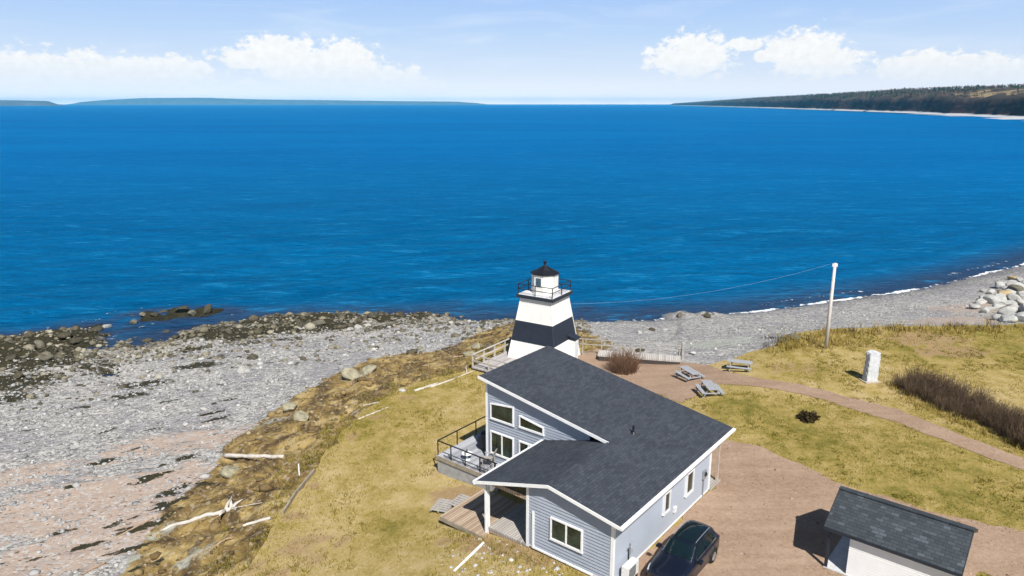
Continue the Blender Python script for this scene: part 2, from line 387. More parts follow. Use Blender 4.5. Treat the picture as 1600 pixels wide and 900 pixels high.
def m_shore(g, p, co):
    c3 = co
    bank = g.attr('bank'); sand = g.attr('sand'); weed = g.attr('weed'); streak = g.attr('streak'); wet = g.attr('wet'); grn = g.attr('green')
    wv = g.n('ShaderNodeTexNoise', {'Scale': 1.3, 'Detail': 3}); g.put(wv.inputs['Vector'], c3)
    wp = g.n('ShaderNodeVectorMath', operation='MULTIPLY_ADD'); g.put(wp.inputs[0], wv.outputs[1]); wp.inputs[1].default_value = (0.35, 0.35, 0.1); g.put(wp.inputs[2], c3)
    flat = g.mapv(wp.outputs[0], (1, 1, 0.6))
    vr = g.n('ShaderNodeTexVoronoi', {'Scale': 2.2, 'Randomness': 1.0}); g.put(vr.inputs['Vector'], flat)
    vs = g.n('ShaderNodeTexVoronoi', {'Scale': 6.5, 'Randomness': 1.0}); g.put(vs.inputs['Vector'], flat)
    r1 = g.sep(vr.outputs['Color'])[0]; r2 = g.sep(vs.outputs['Color'])[1]
    big = g.noise(g.mapv(c3, (1, 1, 0.4)), 0.22, 4, 0.6)
    med = g.noise(c3, 1.4, 5, 0.6)
    stone = g.ramp(r2, [(0.0, (0.14, 0.135, 0.13)), (0.35, (0.30, 0.29, 0.28)), (0.7, (0.40, 0.388, 0.372)), (1.0, (0.53, 0.515, 0.49))])
    stone_b = g.ramp(r1, [(0.0, (0.16, 0.155, 0.155)), (0.5, (0.35, 0.342, 0.33)), (1.0, (0.49, 0.475, 0.445))])
    col = g.mix(g.step(med, 0.40, 0.62), stone, stone_b)
    col = g.mix(g.m('MULTIPLY', g.step(big, 0.47, 0.62), 0.55), col, (0.24, 0.23, 0.25))
    nearsh = g.attr('outer')
    col = g.mix(g.m('MULTIPLY', nearsh, 0.45), col, g.mix(r2, (0.20, 0.18, 0.125), (0.42, 0.39, 0.31)))
    # red sand
    sn = g.step(g.m('ADD', sand, g.m('MULTIPLY', g.m('SUBTRACT', g.noise(g.mapv(c3, (0.6, 1.6, 1), (0, 0, R(-32))), 0.9, 6, 0.65), 0.5), 2.0)), 0.32, 0.62)
    sand_c = g.mix(g.noise(c3, 9, 3), (0.33, 0.246, 0.195), (0.43, 0.345, 0.285))
    peb = g.step(r2, 0.62, 0.70)
    col = g.mix(g.m('MULTIPLY', sn, g.m('SUBTRACT', 1.0, g.m('MULTIPLY', peb, 0.65))), col, sand_c)
    # bank: brown and ochre clay with rock
    bn = g.noise(g.mapv(c3, (1, 1, 1.4)), 0.55, 7, 0.62, 0.8)
    bcol = g.ramp(bn, [(0.28, (0.036, 0.024, 0.012)), (0.41, (0.095, 0.062, 0.027)), (0.49, (0.175, 0.118, 0.044)), (0.56, (0.28, 0.20, 0.075)), (0.65, (0.38, 0.285, 0.13)), (0.8, (0.40, 0.34, 0.22))])
    bcol = g.mix(g.m('MULTIPLY', g.step(r2, 0.80, 0.9), 0.35), bcol, (0.42, 0.38, 0.30))
    bs = g.step(g.m('ADD', bank, g.m('MULTIPLY', g.m('SUBTRACT', med, 0.5), 0.9)), 0.35, 0.6)
    col = g.mix(bs, col, bcol)
    gs = g.step(g.m('ADD', grn, g.m('MULTIPLY', g.m('SUBTRACT', med, 0.5), 1.4)), 0.40, 0.75)
    col = g.mix(g.m('MULTIPLY', gs, 0.8), col, g.mix(bn, (0.24, 0.25, 0.205), (0.50, 0.52, 0.47)))
    # wrack and seaweed
    wn_ = g.noise(g.mapv(c3, (0.9, 1.6, 1)), 1.7, 6, 0.70, 0.6)
    ws = g.step(g.m('ADD', g.m('ADD', g.m('MULTIPLY', weed, 0.85), g.m('MULTIPLY', nearsh, 0.16)), g.m('MULTIPLY', g.m('SUBTRACT', wn_, 0.5), 1.5)), 0.42, 0.54)
    ss = g.step(g.m('ADD', streak, g.m('MULTIPLY', g.m('SUBTRACT', wn_, 0.5), 2.2)), 0.55, 0.72)
    wk = g.m('MAXIMUM', ws, ss)
    fl = g.m('MULTIPLY', g.step(g.noise(g.mapv(c3, (1.2, 2.6, 1), (0, 0, R(-25))), 1.9, 4, 0.6), 0.615, 0.66), g.m('SUBTRACT', 1.0, bank))
    wk = g.m('MAXIMUM', wk, g.m('MULTIPLY', fl, 0.85))
    col = g.mix(wk, col, g.mix(g.noise(c3, 7, 3), (0.012, 0.011, 0.007), (0.055, 0.05, 0.024)))
    col = g.mix(g.m('MULTIPLY', wet, 0.72), col, g.mix(1.0, col, (0.22, 0.22, 0.25), 'MULTIPLY'))
    g.put(p.inputs['Base Color'], col)
    g.put(p.inputs['Roughness'], g.m('SUBTRACT', 0.92, g.m('MULTIPLY', wet, 0.5)))
    p.inputs['Specular IOR Level'].default_value = 0.25
    h = g.m('ADD', g.m('MULTIPLY', vr.outputs['Distance'], -0.5), g.m('ADD', g.m('MULTIPLY', vs.outputs['Distance'], -0.3), g.m('MULTIPLY', med, 0.5)))
    h = g.m('MULTIPLY', h, g.m('SUBTRACT', 1.0, g.m('MULTIPLY', g.m('MAXIMUM', sn, g.m('MULTIPLY', bs, 0.8)), 0.75)))
    g.put(p.inputs['Normal'], g.bump(h, 0.9, 0.25))
M_SHORE = material('shore_ground_mat', m_shore)
bankA = np.clip(np.minimum(sst(dT, -1.2, 0.6), 1), 0, 1) * (0.25 + 0.75 * left)
outer = sst(ts, 0.72, 0.95) * left
wet = np.clip(np.exp(-np.maximum(z - SEA, 0) / 0.22) * sst(ts, .6, .9), 0, 1) * np.where(left > .5, .8, 1.0)
beach = mesh_np('beach', np.stack([fx, fy, z], 1), quads, M_SHORE,
                dict(bank=bankA, sand=sand_m, weed=np.maximum(weed_m, rf), streak=stk2, wet=wet, outer=outer, green=grn_m))
tag(beach, kind='structure')

# ------------------------------------------------------------------ sea
sxv = list(np.arange(-95, 135, 0.55)); sxv = list(reversed(grow([sxv[1], sxv[0]], -26000, 1.22))) + sxv + grow(sxv, 26000, 1.22)
syv = list(np.arange(45, 135, 0.45)); syv = list(reversed(grow([syv[1], syv[0]], 20, 1.3))) + syv + grow(syv, 26000, 1.12)
sX, sY = np.meshgrid(np.array(sxv), np.array(syv)); qx = sX.ravel(); qy = sY.ravel()
tz, _, _, qdS, _, _, _, _, qrf, _ = terrain(qx, qy, True)
amp = sst(-qdS, 0.5, 14) * np.exp(-np.maximum(qy - 150, 0) / 120.0)
ph = qy * 0.84 - qx * 0.54
wavez = amp * (0.11 * np.sin(ph * 0.72 + 5.0 * fbm(qx / 24, qy / 24, 52, 3)) + 0.32 * (fbm(qx / 6, qy / 2.6, 51, 3) - 0.5))
foam = np.exp(-((qdS + 0.25) / 0.55) ** 2) * sst(qx, 8, 16) * (0.62 + 0.62 * sst(fbm(qx / 3.2, qy / 3.2, 57, 3), .36, .58)) + 0.5 * np.exp(-((qdS + 2.8) / 0.9) ** 2) * sst(qx, 6, 20) * sst(fbm(qx / 6, qy / 6, 55, 2), .45, .6)
foam = foam + 0.42 * np.exp(-((qrf - 0.35) / 0.12) ** 2)
sq = np.arange(len(sxv) * len(syv)).reshape(len(syv), len(sxv))
squads = np.stack([sq[:-1, :-1], sq[:-1, 1:], sq[1:, 1:], sq[1:, :-1]], -1).reshape(-1, 4)
def m_sea(g, p, co):
    depth = g.attr('depth'); foam = g.attr('foam')
    big = g.noise(g.mapv(co, (0.004, 0.012, 1), (0, 0, R(8))), 1.0, 4, 0.55)
    str_ = g.noise(g.mapv(co, (0.03, 0.09, 1), (0, 0, R(-35))), 1.0, 5, 0.6)
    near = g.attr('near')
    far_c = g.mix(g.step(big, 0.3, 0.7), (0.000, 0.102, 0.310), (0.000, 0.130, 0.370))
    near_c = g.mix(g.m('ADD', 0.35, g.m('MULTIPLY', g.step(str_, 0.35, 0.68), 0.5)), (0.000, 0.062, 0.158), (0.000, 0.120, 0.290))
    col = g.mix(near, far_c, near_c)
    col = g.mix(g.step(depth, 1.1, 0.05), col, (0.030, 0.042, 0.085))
    rip = g.noise(g.mapv(co, (0.55, 1.5, 1), (0, 0, R(-33))), 1.0, 7, 0.76, 0.4)  # ripples: shaded troughs and bright crests painted into the water colour
    col = g.mix(g.m('MULTIPLY', g.m('MULTIPLY', g.step(rip, 0.52, 0.34), near), 0.55), col, (0.000, 0.034, 0.090))
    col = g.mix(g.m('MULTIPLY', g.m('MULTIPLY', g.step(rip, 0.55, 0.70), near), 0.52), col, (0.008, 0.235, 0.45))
    rip2 = g.noise(g.mapv(co, (0.11, 0.36, 1), (0, 0, R(-36))), 1.0, 8, 0.80, 0.3)  # coarser wave light and shade, painted into the colour as well
    col = g.mix(g.m('MULTIPLY', g.step(rip2, 0.50, 0.34), 0.34), col, (0.000, 0.055, 0.17))
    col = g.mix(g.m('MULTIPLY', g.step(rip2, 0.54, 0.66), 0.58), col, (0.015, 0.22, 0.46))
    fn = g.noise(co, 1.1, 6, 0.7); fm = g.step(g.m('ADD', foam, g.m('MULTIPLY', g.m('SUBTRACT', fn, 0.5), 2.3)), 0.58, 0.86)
    spk = g.noise(g.mapv(co, (0.22, 0.80, 1), (0, 0, R(-30))), 1.0, 6, 0.72)  # painted highlight flecks on the waves
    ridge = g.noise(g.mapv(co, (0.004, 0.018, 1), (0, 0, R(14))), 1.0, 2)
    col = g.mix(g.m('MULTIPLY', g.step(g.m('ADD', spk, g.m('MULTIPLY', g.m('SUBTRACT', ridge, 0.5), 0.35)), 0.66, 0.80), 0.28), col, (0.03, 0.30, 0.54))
    col = g.mix(fm, col, (0.80, 0.83, 0.85))
    h1 = g.noise(g.mapv(co, (0.30, 0.85, 1), (0, 0, R(-34))), 1.0, 5, 0.62, 0.3)
    h2 = g.noise(g.mapv(co, (0.05, 0.15, 1), (0, 0, R(-38))), 1.0, 4, 0.6)
    h3 = g.noise(g.mapv(co, (1.1, 2.6, 1), (0, 0, R(-28))), 1.0, 3, 0.6)
    hh = g.m('ADD', g.m('ADD', g.m('MULTIPLY', h1, 1.1), g.m('MULTIPLY', h2, 2.0)), g.m('MULTIPLY', h3, 0.34))
    nb = g.bump(hh, 0.8, 1.0)
    dif = g.n('ShaderNodeBsdfDiffuse', {'Color': col, 'Normal': nb}); gl = g.n('ShaderNodeBsdfGlossy', {'Roughness': 0.22, 'Color': (0.22, 0.72, 1.0, 1), 'Normal': nb})
    fr = g.n('ShaderNodeFresnel', {'IOR': 1.33, 'Normal': nb}).outputs[0]
    fac = g.m('MINIMUM', g.m('MULTIPLY', fr, 0.55), 0.17)
    ms = g.n('ShaderNodeMixShader'); g.put(ms.inputs[0], g.m('MULTIPLY', fac, g.m('SUBTRACT', 1.0, fm))); g.put(ms.inputs[1], dif.outputs[0]); g.put(ms.inputs[2], gl.outputs[0])
    g.put(g.nt.nodes['Material Output'].inputs[0], ms.outputs[0])
M_SEA = material('sea_mat', m_sea)
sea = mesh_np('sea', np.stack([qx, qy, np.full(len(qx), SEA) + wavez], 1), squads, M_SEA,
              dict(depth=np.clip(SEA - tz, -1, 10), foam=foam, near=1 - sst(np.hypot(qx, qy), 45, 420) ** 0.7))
tag(sea, kind='structure')

# ------------------------------------------------------------------ lawn, footpath, driveway (draped sheets)
def drape(name, poly, mat, lift, step=0.8, jit=0.12, jit_s=0.6, seed=1, attrs=None, zf=None):
    pts = []
    for k in range(len(poly)):
        a = np.array(poly[k]); b = np.array(poly[(k + 1) % len(poly)]); n = max(1, min(400, int(np.linalg.norm(b - a) / 0.22)))
        for t in range(n): pts.append(a + (b - a) * t / n)
    pts = np.array(pts)
    pts = pts + jit * 2 * np.stack([fbm(pts[:, 0] / jit_s, pts[:, 1] / jit_s, seed, 3) - 0.5, fbm(pts[:, 0] / jit_s, pts[:, 1] / jit_s, seed + 5, 3) - 0.5], 1)
    x0, y0 = pts.min(0); x1, y1 = pts.max(0)
    def axis(a, b):
        dense = [v for v in np.arange(max(a, -40), min(b, 110), step)]
        return dense + ([v for v in np.geomspace(115, b, 14)] if b > 115 else []) + ([v for v in np.linspace(a, -45, 6)] if a < -45 else [])
    gx, gy = np.meshgrid(axis(x0, x1), axis(y0, y1)); gp = np.stack([gx.ravel(), gy.ravel()], 1)
    sd = poly_sd(gp, pts if len(pts) < 900 else np.array(poly)); gp = gp[sd > step * 0.45]
    allp = [Vector(q) for q in pts] + [Vector(q) for q in gp]
    vs, es, fs, *_ = delaunay_2d_cdt(allp, [], [list(range(len(pts)))], 1, 1e-4)
    v = np.array([(q.x, q.y) for q in vs]); zz = (zf or zlawn)(v[:, 0], v[:, 1]) + lift
    o = mesh_np(name, np.column_stack([v, zz]), np.array([f for f in fs if len(f) == 3]), mat, {k: fn(v[:, 0], v[:, 1]) for k, fn in (attrs or {}).items()})
    me = o.data
    if sum(p.normal.z for p in me.polygons) < 0: me.flip_normals()
    return tag(o, kind='structure')

def m_lawn(g, p, co):
    a = g.noise(g.mapv(co, (1, 0.6, 1), (0, 0, R(20))), 0.16, 5, 0.6, 0.5)
    b = g.noise(co, 0.9, 6, 0.65, 0.3); c = g.noise(g.mapv(co, (1, 0.55, 1), (0, 0, R(-25))), 7.0, 5, 0.7); d = g.noise(co, 30, 3, 0.6)
    lush = g.attr('lush'); bare = g.attr('bare')
    f = g.m('ADD', g.m('ADD', g.m('MULTIPLY', a, 0.40), g.m('MULTIPLY', b, 0.38)), g.m('ADD', g.m('MULTIPLY', c, 0.25), g.m('ADD', 0.022, g.m('MULTIPLY', lush, -0.085))))
    col = g.ramp(f, [(0.34, (0.095, 0.100, 0.018)), (0.42, (0.200, 0.172, 0.036)), (0.48, (0.315, 0.245, 0.068)), (0.54, (0.42, 0.315, 0.115)), (0.62, (0.52, 0.40, 0.20))])
    col = g.mix(g.m('MULTIPLY', g.step(d, 0.52, 0.70), 0.40), col, (0.42, 0.34, 0.13))
    col = g.mix(g.m('MULTIPLY', g.step(d, 0.48, 0.30), 0.50), col, (0.045, 0.050, 0.010))
    dk = g.m('MULTIPLY', g.step(g.noise(co, 0.55, 5, 0.7), 0.62, 0.72), 0.45)
    col = g.mix(dk, col, (0.07, 0.065, 0.018))
    bm = g.step(g.m('ADD', bare, g.m('MULTIPLY', g.m('SUBTRACT', b, 0.5), 1.5)), 0.30, 0.60)
    col = g.mix(g.m('MULTIPLY', bm, 0.85), col, g.mix(c, (0.27, 0.155, 0.062), (0.44, 0.33, 0.20)))
    g.put(p.inputs['Base Color'], col); p.inputs['Roughness'].default_value = 0.95; p.inputs['Specular IOR Level'].default_value = 0.12
    g.put(p.inputs['Normal'], g.bump(g.m('ADD', c, g.m('MULTIPLY', d, 0.45)), 0.85, 0.12))
M_LAWN = material('lawn_mat', m_lawn)
def f_lush(x, y):
    return spots(x, y, [(1350, 690, 5, .9), (1300, 700, 4, .8), (1450, 745, 4, 1), (1500, 730, 4, 1), (1400, 700, 4, .9), (1550, 770, 3, 1), (1250, 690, 3, .8), (1480, 545, 5, .8), (1560, 530, 5, .9), (620, 790, 1.5, 1.2), (560, 700, 3, .3), (620, 640, 3, .4), (1180, 640, 2, 1)], 0, 0, 1.6) - 0.55 * spots(x, y, [(560, 720, 4, 1), (520, 800, 4, 1), (600, 860, 4, 1), (480, 880, 4, 1), (680, 640, 3, .8), (1480, 620, 6, .7), (1300, 560, 4, .6)], 0, 0.3, 1.5)
def f_bare(x, y):
    return np.maximum(spots(x, y, [(800, 868, .8, .9), (760, 860, .7, .9), (860, 892, .7, .8), (735, 770, 1.3, 1), (700, 760, .9, .9), (690, 730, .6, .6), (740, 850, .7, .9), (700, 850, .8, .7), (820, 880, 1.2, .6), (480, 840, 2.0, .55), (420, 880, 1.5, .6), (455, 795, .45, .9), (490, 745, .45, .9), (520, 705, .5, .8), (550, 670, .6, .8), (590, 640, .6, .8), (640, 612, .6, .8), (345, 890, .8, .7), (1340, 870, 1.0, .4)], -.5, 0, 1.4),
                      spots(x, y, [(1450, 530, 1.6, 1.2), (1490, 550, 1.5, 1.1), (1430, 525, 1.2, 1.1), (1240, 575, 2, .5)], 0, 0.1, 2.2))
lawn = drape('lawn', EDGE, M_LAWN, 0.03, 0.75, 0.45, 1.6, 4, dict(lush=f_lush, bare=f_bare))

def m_path(g, p, co):
    a = g.m('ADD', g.m('MULTIPLY', g.noise(co, 0.33, 5, 0.62), 0.6), g.m('MULTIPLY', g.noise(g.mapv(co, (0.16, 1.5, 1), (0, 0, R(14))), 1.0, 3, 0.55, 0.4), 0.4)); b = g.noise(co, 5, 5, 0.65); c = g.noise(co, 38, 3, 0.7); vo = g.n('ShaderNodeTexVoronoi', {'Scale': 11.0}); g.put(vo.inputs['Vector'], co)
    col = g.ramp(g.m('ADD', g.m('MULTIPLY', a, 0.6), g.m('MULTIPLY', b, 0.4)), [(0.33, (0.220, 0.144, 0.098)), (0.5, (0.325, 0.225, 0.158)), (0.65, (0.41, 0.302, 0.222))])
    col = g.mix(g.m('MULTIPLY', g.step(c, 0.5, 0.75), 0.5), col, (0.44, 0.34, 0.27))
    col = g.mix(g.m('MULTIPLY', g.step(c, 0.42, 0.28), 0.5), col, (0.12, 0.08, 0.06))
    peb = g.m('MULTIPLY', g.step(vo.outputs['Distance'], 0.34, 0.26), g.step(g.sep(vo.outputs['Color'])[0], 0.84, 0.87))
    col = g.mix(g.m('MULTIPLY', peb, 0.8), col, g.mix(g.sep(vo.outputs['Color'])[1], (0.10, 0.07, 0.05), (0.50, 0.44, 0.38)))
    g.put(p.inputs['Base Color'], col); p.inputs['Roughness'].default_value = 0.95; p.inputs['Specular IOR Level'].default_value = 0.15
    g.put(p.inputs['Normal'], g.bump(g.m('ADD', b, g.m('ADD', g.m('MULTIPLY', c, 0.4), peb)), 0.6, 0.06))
M_PATH = material('gravel_mat', m_path)
def PX(lst): return [on(a, b)[:2] for a, b in lst]
drive = PX([(1090, 690), (1118, 684), (1146, 690), (1190, 700), (1240, 722), (1300, 752), (1360, 772), (1440, 795), (1520, 815), (1600, 832), (1750, 870), (1800, 960), (1600, 925), (1530, 893), (1500, 960), (1200, 1000)]) \
    + [hw(-3.5, -1.5), hw(-3.0, 0.3), hw(0.0, 0.42), hw(10.2, 0.46), hw(11.8, 0.5), hw(12.0, 4.0)]
drape('driveway', drive, M_PATH, 0.055, 0.6, 0.34, 0.9, 8)
path = PX([(930, 545), (985, 556), (1060, 566), (1110, 572), (1140, 584), (1200, 594), (1260, 604), (1330, 622), (1400, 640), (1470, 668), (1540, 695), (1620, 725), (1760, 785),
           (1760, 825), (1620, 745), (1560, 722), (1500, 700), (1440, 676), (1380, 654), (1320, 636), (1260, 618), (1200, 608), (1150, 602), (1112, 600), (1085, 620), (1062, 630), (1010, 610), (960, 600), (900, 575), (880, 560)])
drape('footpath', path, M_PATH, 0.055, 0.6, 0.25, 1.0, 9)

# ------------------------------------------------------------------ far coast, distant island
def coast(name, line, dists, cliff_h, mat, seed):
    L = np.array([un(a, b, SEA)[:2] for a, b in line]); seg = np.linalg.norm(np.diff(L, axis=0), axis=1); cum = np.concatenate([[0], np.cumsum(seg)])
    n = 520; tt = cum[-1] * (np.linspace(0, 1, n) ** 1.7)
    cx = np.interp(tt, cum, L[:, 0]); cy = np.interp(tt, cum, L[:, 1]); top = np.interp(tt, cum, [h for _, h in zip(line, cliff_h)])
    dx = np.gradient(cx); dy = np.gradient(cy); k = 25; ker = np.ones(k) / k
    nxn = np.convolve(np.pad(dy, k // 2, mode='edge'), ker, 'valid'); nyn = np.convolve(np.pad(-dx, k // 2, mode='edge'), ker, 'valid'); l = np.hypot(nxn, nyn); nxn /= l; nyn /= l
    prof = np.array(dists); rows = []
    for d, hf in prof:
        wob = (d > 5) * (fbm(tt / 90, tt * 0 + 3, seed, 4) - 0.5) * 70 * min(1, d / 30)
        X = cx + nxn * (d + wob); Y = cy + nyn * (d + wob)
        gul = fbm(X / 45, Y / 45, seed + 2, 4) - 0.5
        Z = SEA + hf * (top - SEA) + (gul * 22 * (0.08 < hf < .95)) + (fbm(X / 200, Y / 200, seed + 6, 3) - 0.5) * 9 * (hf > 0.3)
        Z = np.maximum(Z, SEA + (0.3 if hf > 0 else -3)); rows.append(np.stack([X, Y, Z], 1))
    V = np.concatenate(rows); ii = np.arange(len(V)).reshape(len(rows), n)
    q = np.stack([ii[:-1, :-1], ii[:-1, 1:], ii[1:, 1:], ii[1:, :-1]], -1).reshape(-1, 4)
    hfa = np.concatenate([np.full(n, hf) for _, hf in prof]); da = np.concatenate([np.full(n, d) for d, _ in prof]); ta = np.tile(tt, len(prof))
    o = mesh_np(name, V, q, mat, dict(hf=hfa, inland=da))
    if np.mean([p.normal.z for p in o.data.polygons]) < 0: o.data.flip_normals()
    tag(o, kind='structure'); return rows, tt
def m_coast(g, p, co):
    hf = g.attr('hf'); dd = g.attr('inland')
    n = g.noise(co, 0.02, 6, 0.65); n2 = g.noise(g.mapv(co, (1, 1, 2.5)), 0.06, 5, 0.65)
    cliff = g.ramp(n2, [(0.3, (0.016, 0.010, 0.011)), (0.55, (0.048, 0.028, 0.025)), (0.8, (0.13, 0.085, 0.07))])
    scrub = g.ramp(n, [(0.3, (0.024, 0.023, 0.016)), (0.5, (0.062, 0.048, 0.037)), (0.7, (0.12, 0.092, 0.07))])
    col = g.mix(g.step(g.m('ADD', hf, g.m('MULTIPLY', g.m('SUBTRACT', n2, 0.5), 0.4)), 0.42, 0.58), cliff, scrub)
    col = g.mix(g.step(hf, 0.075, 0.035), col, g.mix(n2, (0.34, 0.35, 0.36), (0.66, 0.68, 0.70)))
    fld = g.attr('hf')
    g.put(p.inputs['Base Color'], col); p.inputs['Roughness'].default_value = 0.95; p.inputs['Specular IOR Level'].default_value = 0.1
M_COAST = material('coast_mat', m_coast)
cl = [(1900, 207), (1750, 196.5), (1600, 186), (1500, 180.5), (1400, 176), (1300, 172.3), (1240, 170.2), (1180, 168.2), (1130, 166.6), (1080, 165.2), (1045, 164.3)]
tops_px = [112, 117, 125, 130, 133.5, 138.5, 143, 148, 152, 157, 160.5]
tops = []
for (a, b), t in zip(cl, tops_px):
    d = un(a, b, SEA); D = np.hypot(d[0], d[1]) * 1.04 + 200
    rr_ = ray(a, t); tops.append(HC + rr_[2] / np.hypot(rr_[0], rr_[1]) * D - 9)
PROF = [(-40, 0), (0, 0.0), (4, 0.02), (26, 0.05), (30, 0.17), (33, 0.36), (38, 0.54), (62, 0.63), (110, 0.71), (180, 0.82), (300, 0.95), (450, 1.0), (900, 1.02), (1500, 0.9)]
rows, ctt = coast('far_coast', cl, PROF, tops, M_COAST, 5)
# woodland on the far coast: one mass of conifers and bare trees
rng = np.random.RandomState(3)
tv = []; tf = []; tc = []
def tree_proto(kind):
    if kind == 0:
        vs = []; fs = []
        for r0, z0, z1 in ((2.6, 1.2, 7.0), (2.0, 4.5, 10.0), (1.3, 8.0, 13.0)):
            o = len(vs); vs += [(r0 * math.cos(a) * (0.8 + .4 * ((k * 7) % 3) / 2), r0 * math.sin(a) * (0.8 + .4 * ((k * 5) % 3) / 2), z0) for k, a in enumerate(np.linspace(0, 2 * math.pi, 6, endpoint=False))] + [(0, 0, z1)]
            fs += [(o + k, o + (k + 1) % 6, o + 6) for k in range(6)]
        return np.array(vs), np.array(fs)
    vs = []; fs = []
    r_ = np.random.RandomState(9)
    for k in range(10):
        c = np.array([r_.normal(0, 1.8), r_.normal(0, 1.8), r_.uniform(3, 10)]); o = len(vs)
        for q in range(4): vs.append(c + r_.normal(0, 1.5, 3) * (1, 1, 1.2))
        fs += [(o, o + 1, o + 2), (o, o + 2, o + 3), (o, o + 1, o + 3), (o + 1, o + 2, o + 3)]
    return np.array(vs), np.array(fs)
TP = [tree_proto(0), tree_proto(1)]
RW = np.array(rows)          # profile x along x 3
off = 0
NT = 12000
for _ in range(NT):
    a = rng.rand() ** 1.25; fi = a * (RW.shape[1] - 2); ii = int(fi); u = rng.uniform(6.2, 12.0)
    if rng.rand() < 0.35: u = rng.uniform(9.3, 11.5)
    pi = int(u); fu = u - pi; b = fi - ii
    pnt = (RW[pi, ii] * (1 - fu) + RW[min(pi + 1, 13), ii] * fu) * (1 - b) + (RW[pi, ii + 1] * (1 - fu) + RW[min(pi + 1, 13), ii + 1] * fu) * b
    dist_ = math.hypot(pnt[0], pnt[1]); pxx = 800 + FPX * pnt[0] / pnt[1] / math.cos(PITCH) if pnt[1] > 0 else 3000
    if 1520 < pxx and u < 9.6 and rng.rand() < 0.88: continue
    cl_ = vn(pnt[0] / 130, pnt[1] / 130, 4)
    kind = 0 if cl_ + rng.normal(0, .12) > 0.64 else 1
    v, f = TP[kind]; s = rng.uniform(0.55, 1.15) * (1.0 if kind == 0 else 0.85); an = rng.rand() * 6.28
    R2 = np.array([[math.cos(an), -math.sin(an), 0], [math.sin(an), math.cos(an), 0], [0, 0, 1]])
    tv.append(v @ R2.T * s + pnt - [0, 0, .6]); tf.append(f + off); off += len(v); tc.append(np.full(len(v), (0.0 if kind == 0 else 0.6) + rng.rand() * 0.4))
def m_forest(g, p, co):
    a = g.attr('tone')
    g.put(p.inputs['Base Color'], g.ramp(a, [(0.0, (0.010, 0.020, 0.009)), (0.4, (0.032, 0.045, 0.018)), (0.6, (0.075, 0.052, 0.042)), (1.0, (0.17, 0.13, 0.105))])); p.inputs['Roughness'].default_value = 0.95; p.inputs['Specular IOR Level'].default_value = 0.1
forest = mesh_np('forest', np.concatenate(tv), np.concatenate(tf), material('forest_mat', m_forest), dict(tone=np.concatenate(tc)), smooth=False)
tag(forest, 'dark woodland of spruce and bare trees along the far cliff top', 'woodland', kind='stuff')
# ochre field on the nearest stretch of the far coast
fv = []
for pi in (7.3, 8, 8.7, 9.3):
    for ii in range(10, 150, 2):
        k = int(pi); fu = pi - k; fv.append(RW[k, ii] * (1 - fu) + RW[k + 1, ii] * fu + np.array([0, 0, 1.2]))
nfi = len(range(10, 150, 2)); fi_ = np.arange(4 * nfi).reshape(4, nfi)
fq = np.stack([fi_[:-1, :-1], fi_[:-1, 1:], fi_[1:, 1:], fi_[1:, :-1]], -1).reshape(-1, 4)
fld = mesh_np('field', np.array(fv), fq, worn('field_mat', (0.24, 0.185, 0.10), 0.95, 0.2, 0.03, 0.1)); tag(fld, kind='structure')

M_ISLE = worn('island_mat', (0.085, 0.10, 0.12), 0.95, 0.25, 0.004, 0.1)  # base colour tinted blue, some distance haze painted into it
def ridge_land(name, pts, D, seed, depth):
    xs = np.array([a for a, _ in pts]); n = 260; px = np.linspace(xs[0], xs[-1], n); py = np.interp(px, xs, [b for _, b in pts])
    rws = []
    for k, (dd, hf) in enumerate([(-0.5, -0.1), (0, 0.0), (0.02, 0.35), (0.15, 0.6), (0.5, 0.95), (1.0, 1.0), (2.2, 0.6), (3, -0.1)]):
        dist = D + dd * depth; X = (px - 800) / FPX * math.cos(PITCH) * dist * 1.03; Y = np.full(n, dist)
        hgt = (162.0 - py) / FPX * 1.03 * dist + 24.5
        ed = np.clip(np.minimum(np.arange(n), n - 1 - np.arange(n)) / 10.0, 0, 1)
        Z = SEA + hf * hgt * ed + (fbm(px / 14, np.full(n, k * 2.7), seed, 4) - 0.5) * 0.22 * hgt * ed * (0 < hf < 1.0)
        rws.append(np.stack([X, Y, Z], 1))
    V = np.concatenate(rws); ii = np.arange(len(V)).reshape(len(rws), n)
    q = np.stack([ii[:-1, :-1], ii[:-1, 1:], ii[1:, 1:], ii[1:, :-1]], -1).reshape(-1, 4)
    o = mesh_np(name, V, q, M_ISLE); tag(o, kind='structure')
ridge_land('distant_hills', [(120, 161.5), (180, 157), (240, 154), (330, 153.5), (420, 156), (520, 157), (640, 158.5), (715, 159), (745, 161), (772, 162)], 17000, 3, 1400)
ridge_land('distant_headland', [(-500, 154), (-100, 156), (40, 157), (95, 158.2), (112, 160.5), (122, 162.3)], 9000, 9, 900)

# the air: one even box of haze round everything
bpy_haze = MB(); bpy_haze.box(-26500, 26500, -1500, 26500, -12, 185)
M_HAZE = bpy.data.materials.new('haze_mat'); M_HAZE.use_nodes = True; hn = M_HAZE.node_tree; hn.nodes.clear()
hv = hn.nodes.new('ShaderNodeVolumePrincipled'); hv.inputs['Color'].default_value = (0.12, 0.58, 1.0, 1); hv.inputs['Density'].default_value = 4.2e-5; hv.inputs['Anisotropy'].default_value = -0.3
ho = hn.nodes.new('ShaderNodeOutputMaterial'); hn.links.new(hv.outputs[0], ho.inputs['Volume'])
hz = bpy_haze.build('haze', M_HAZE); tag(hz, 'thin blue sea haze over the bay', 'haze', kind='stuff')

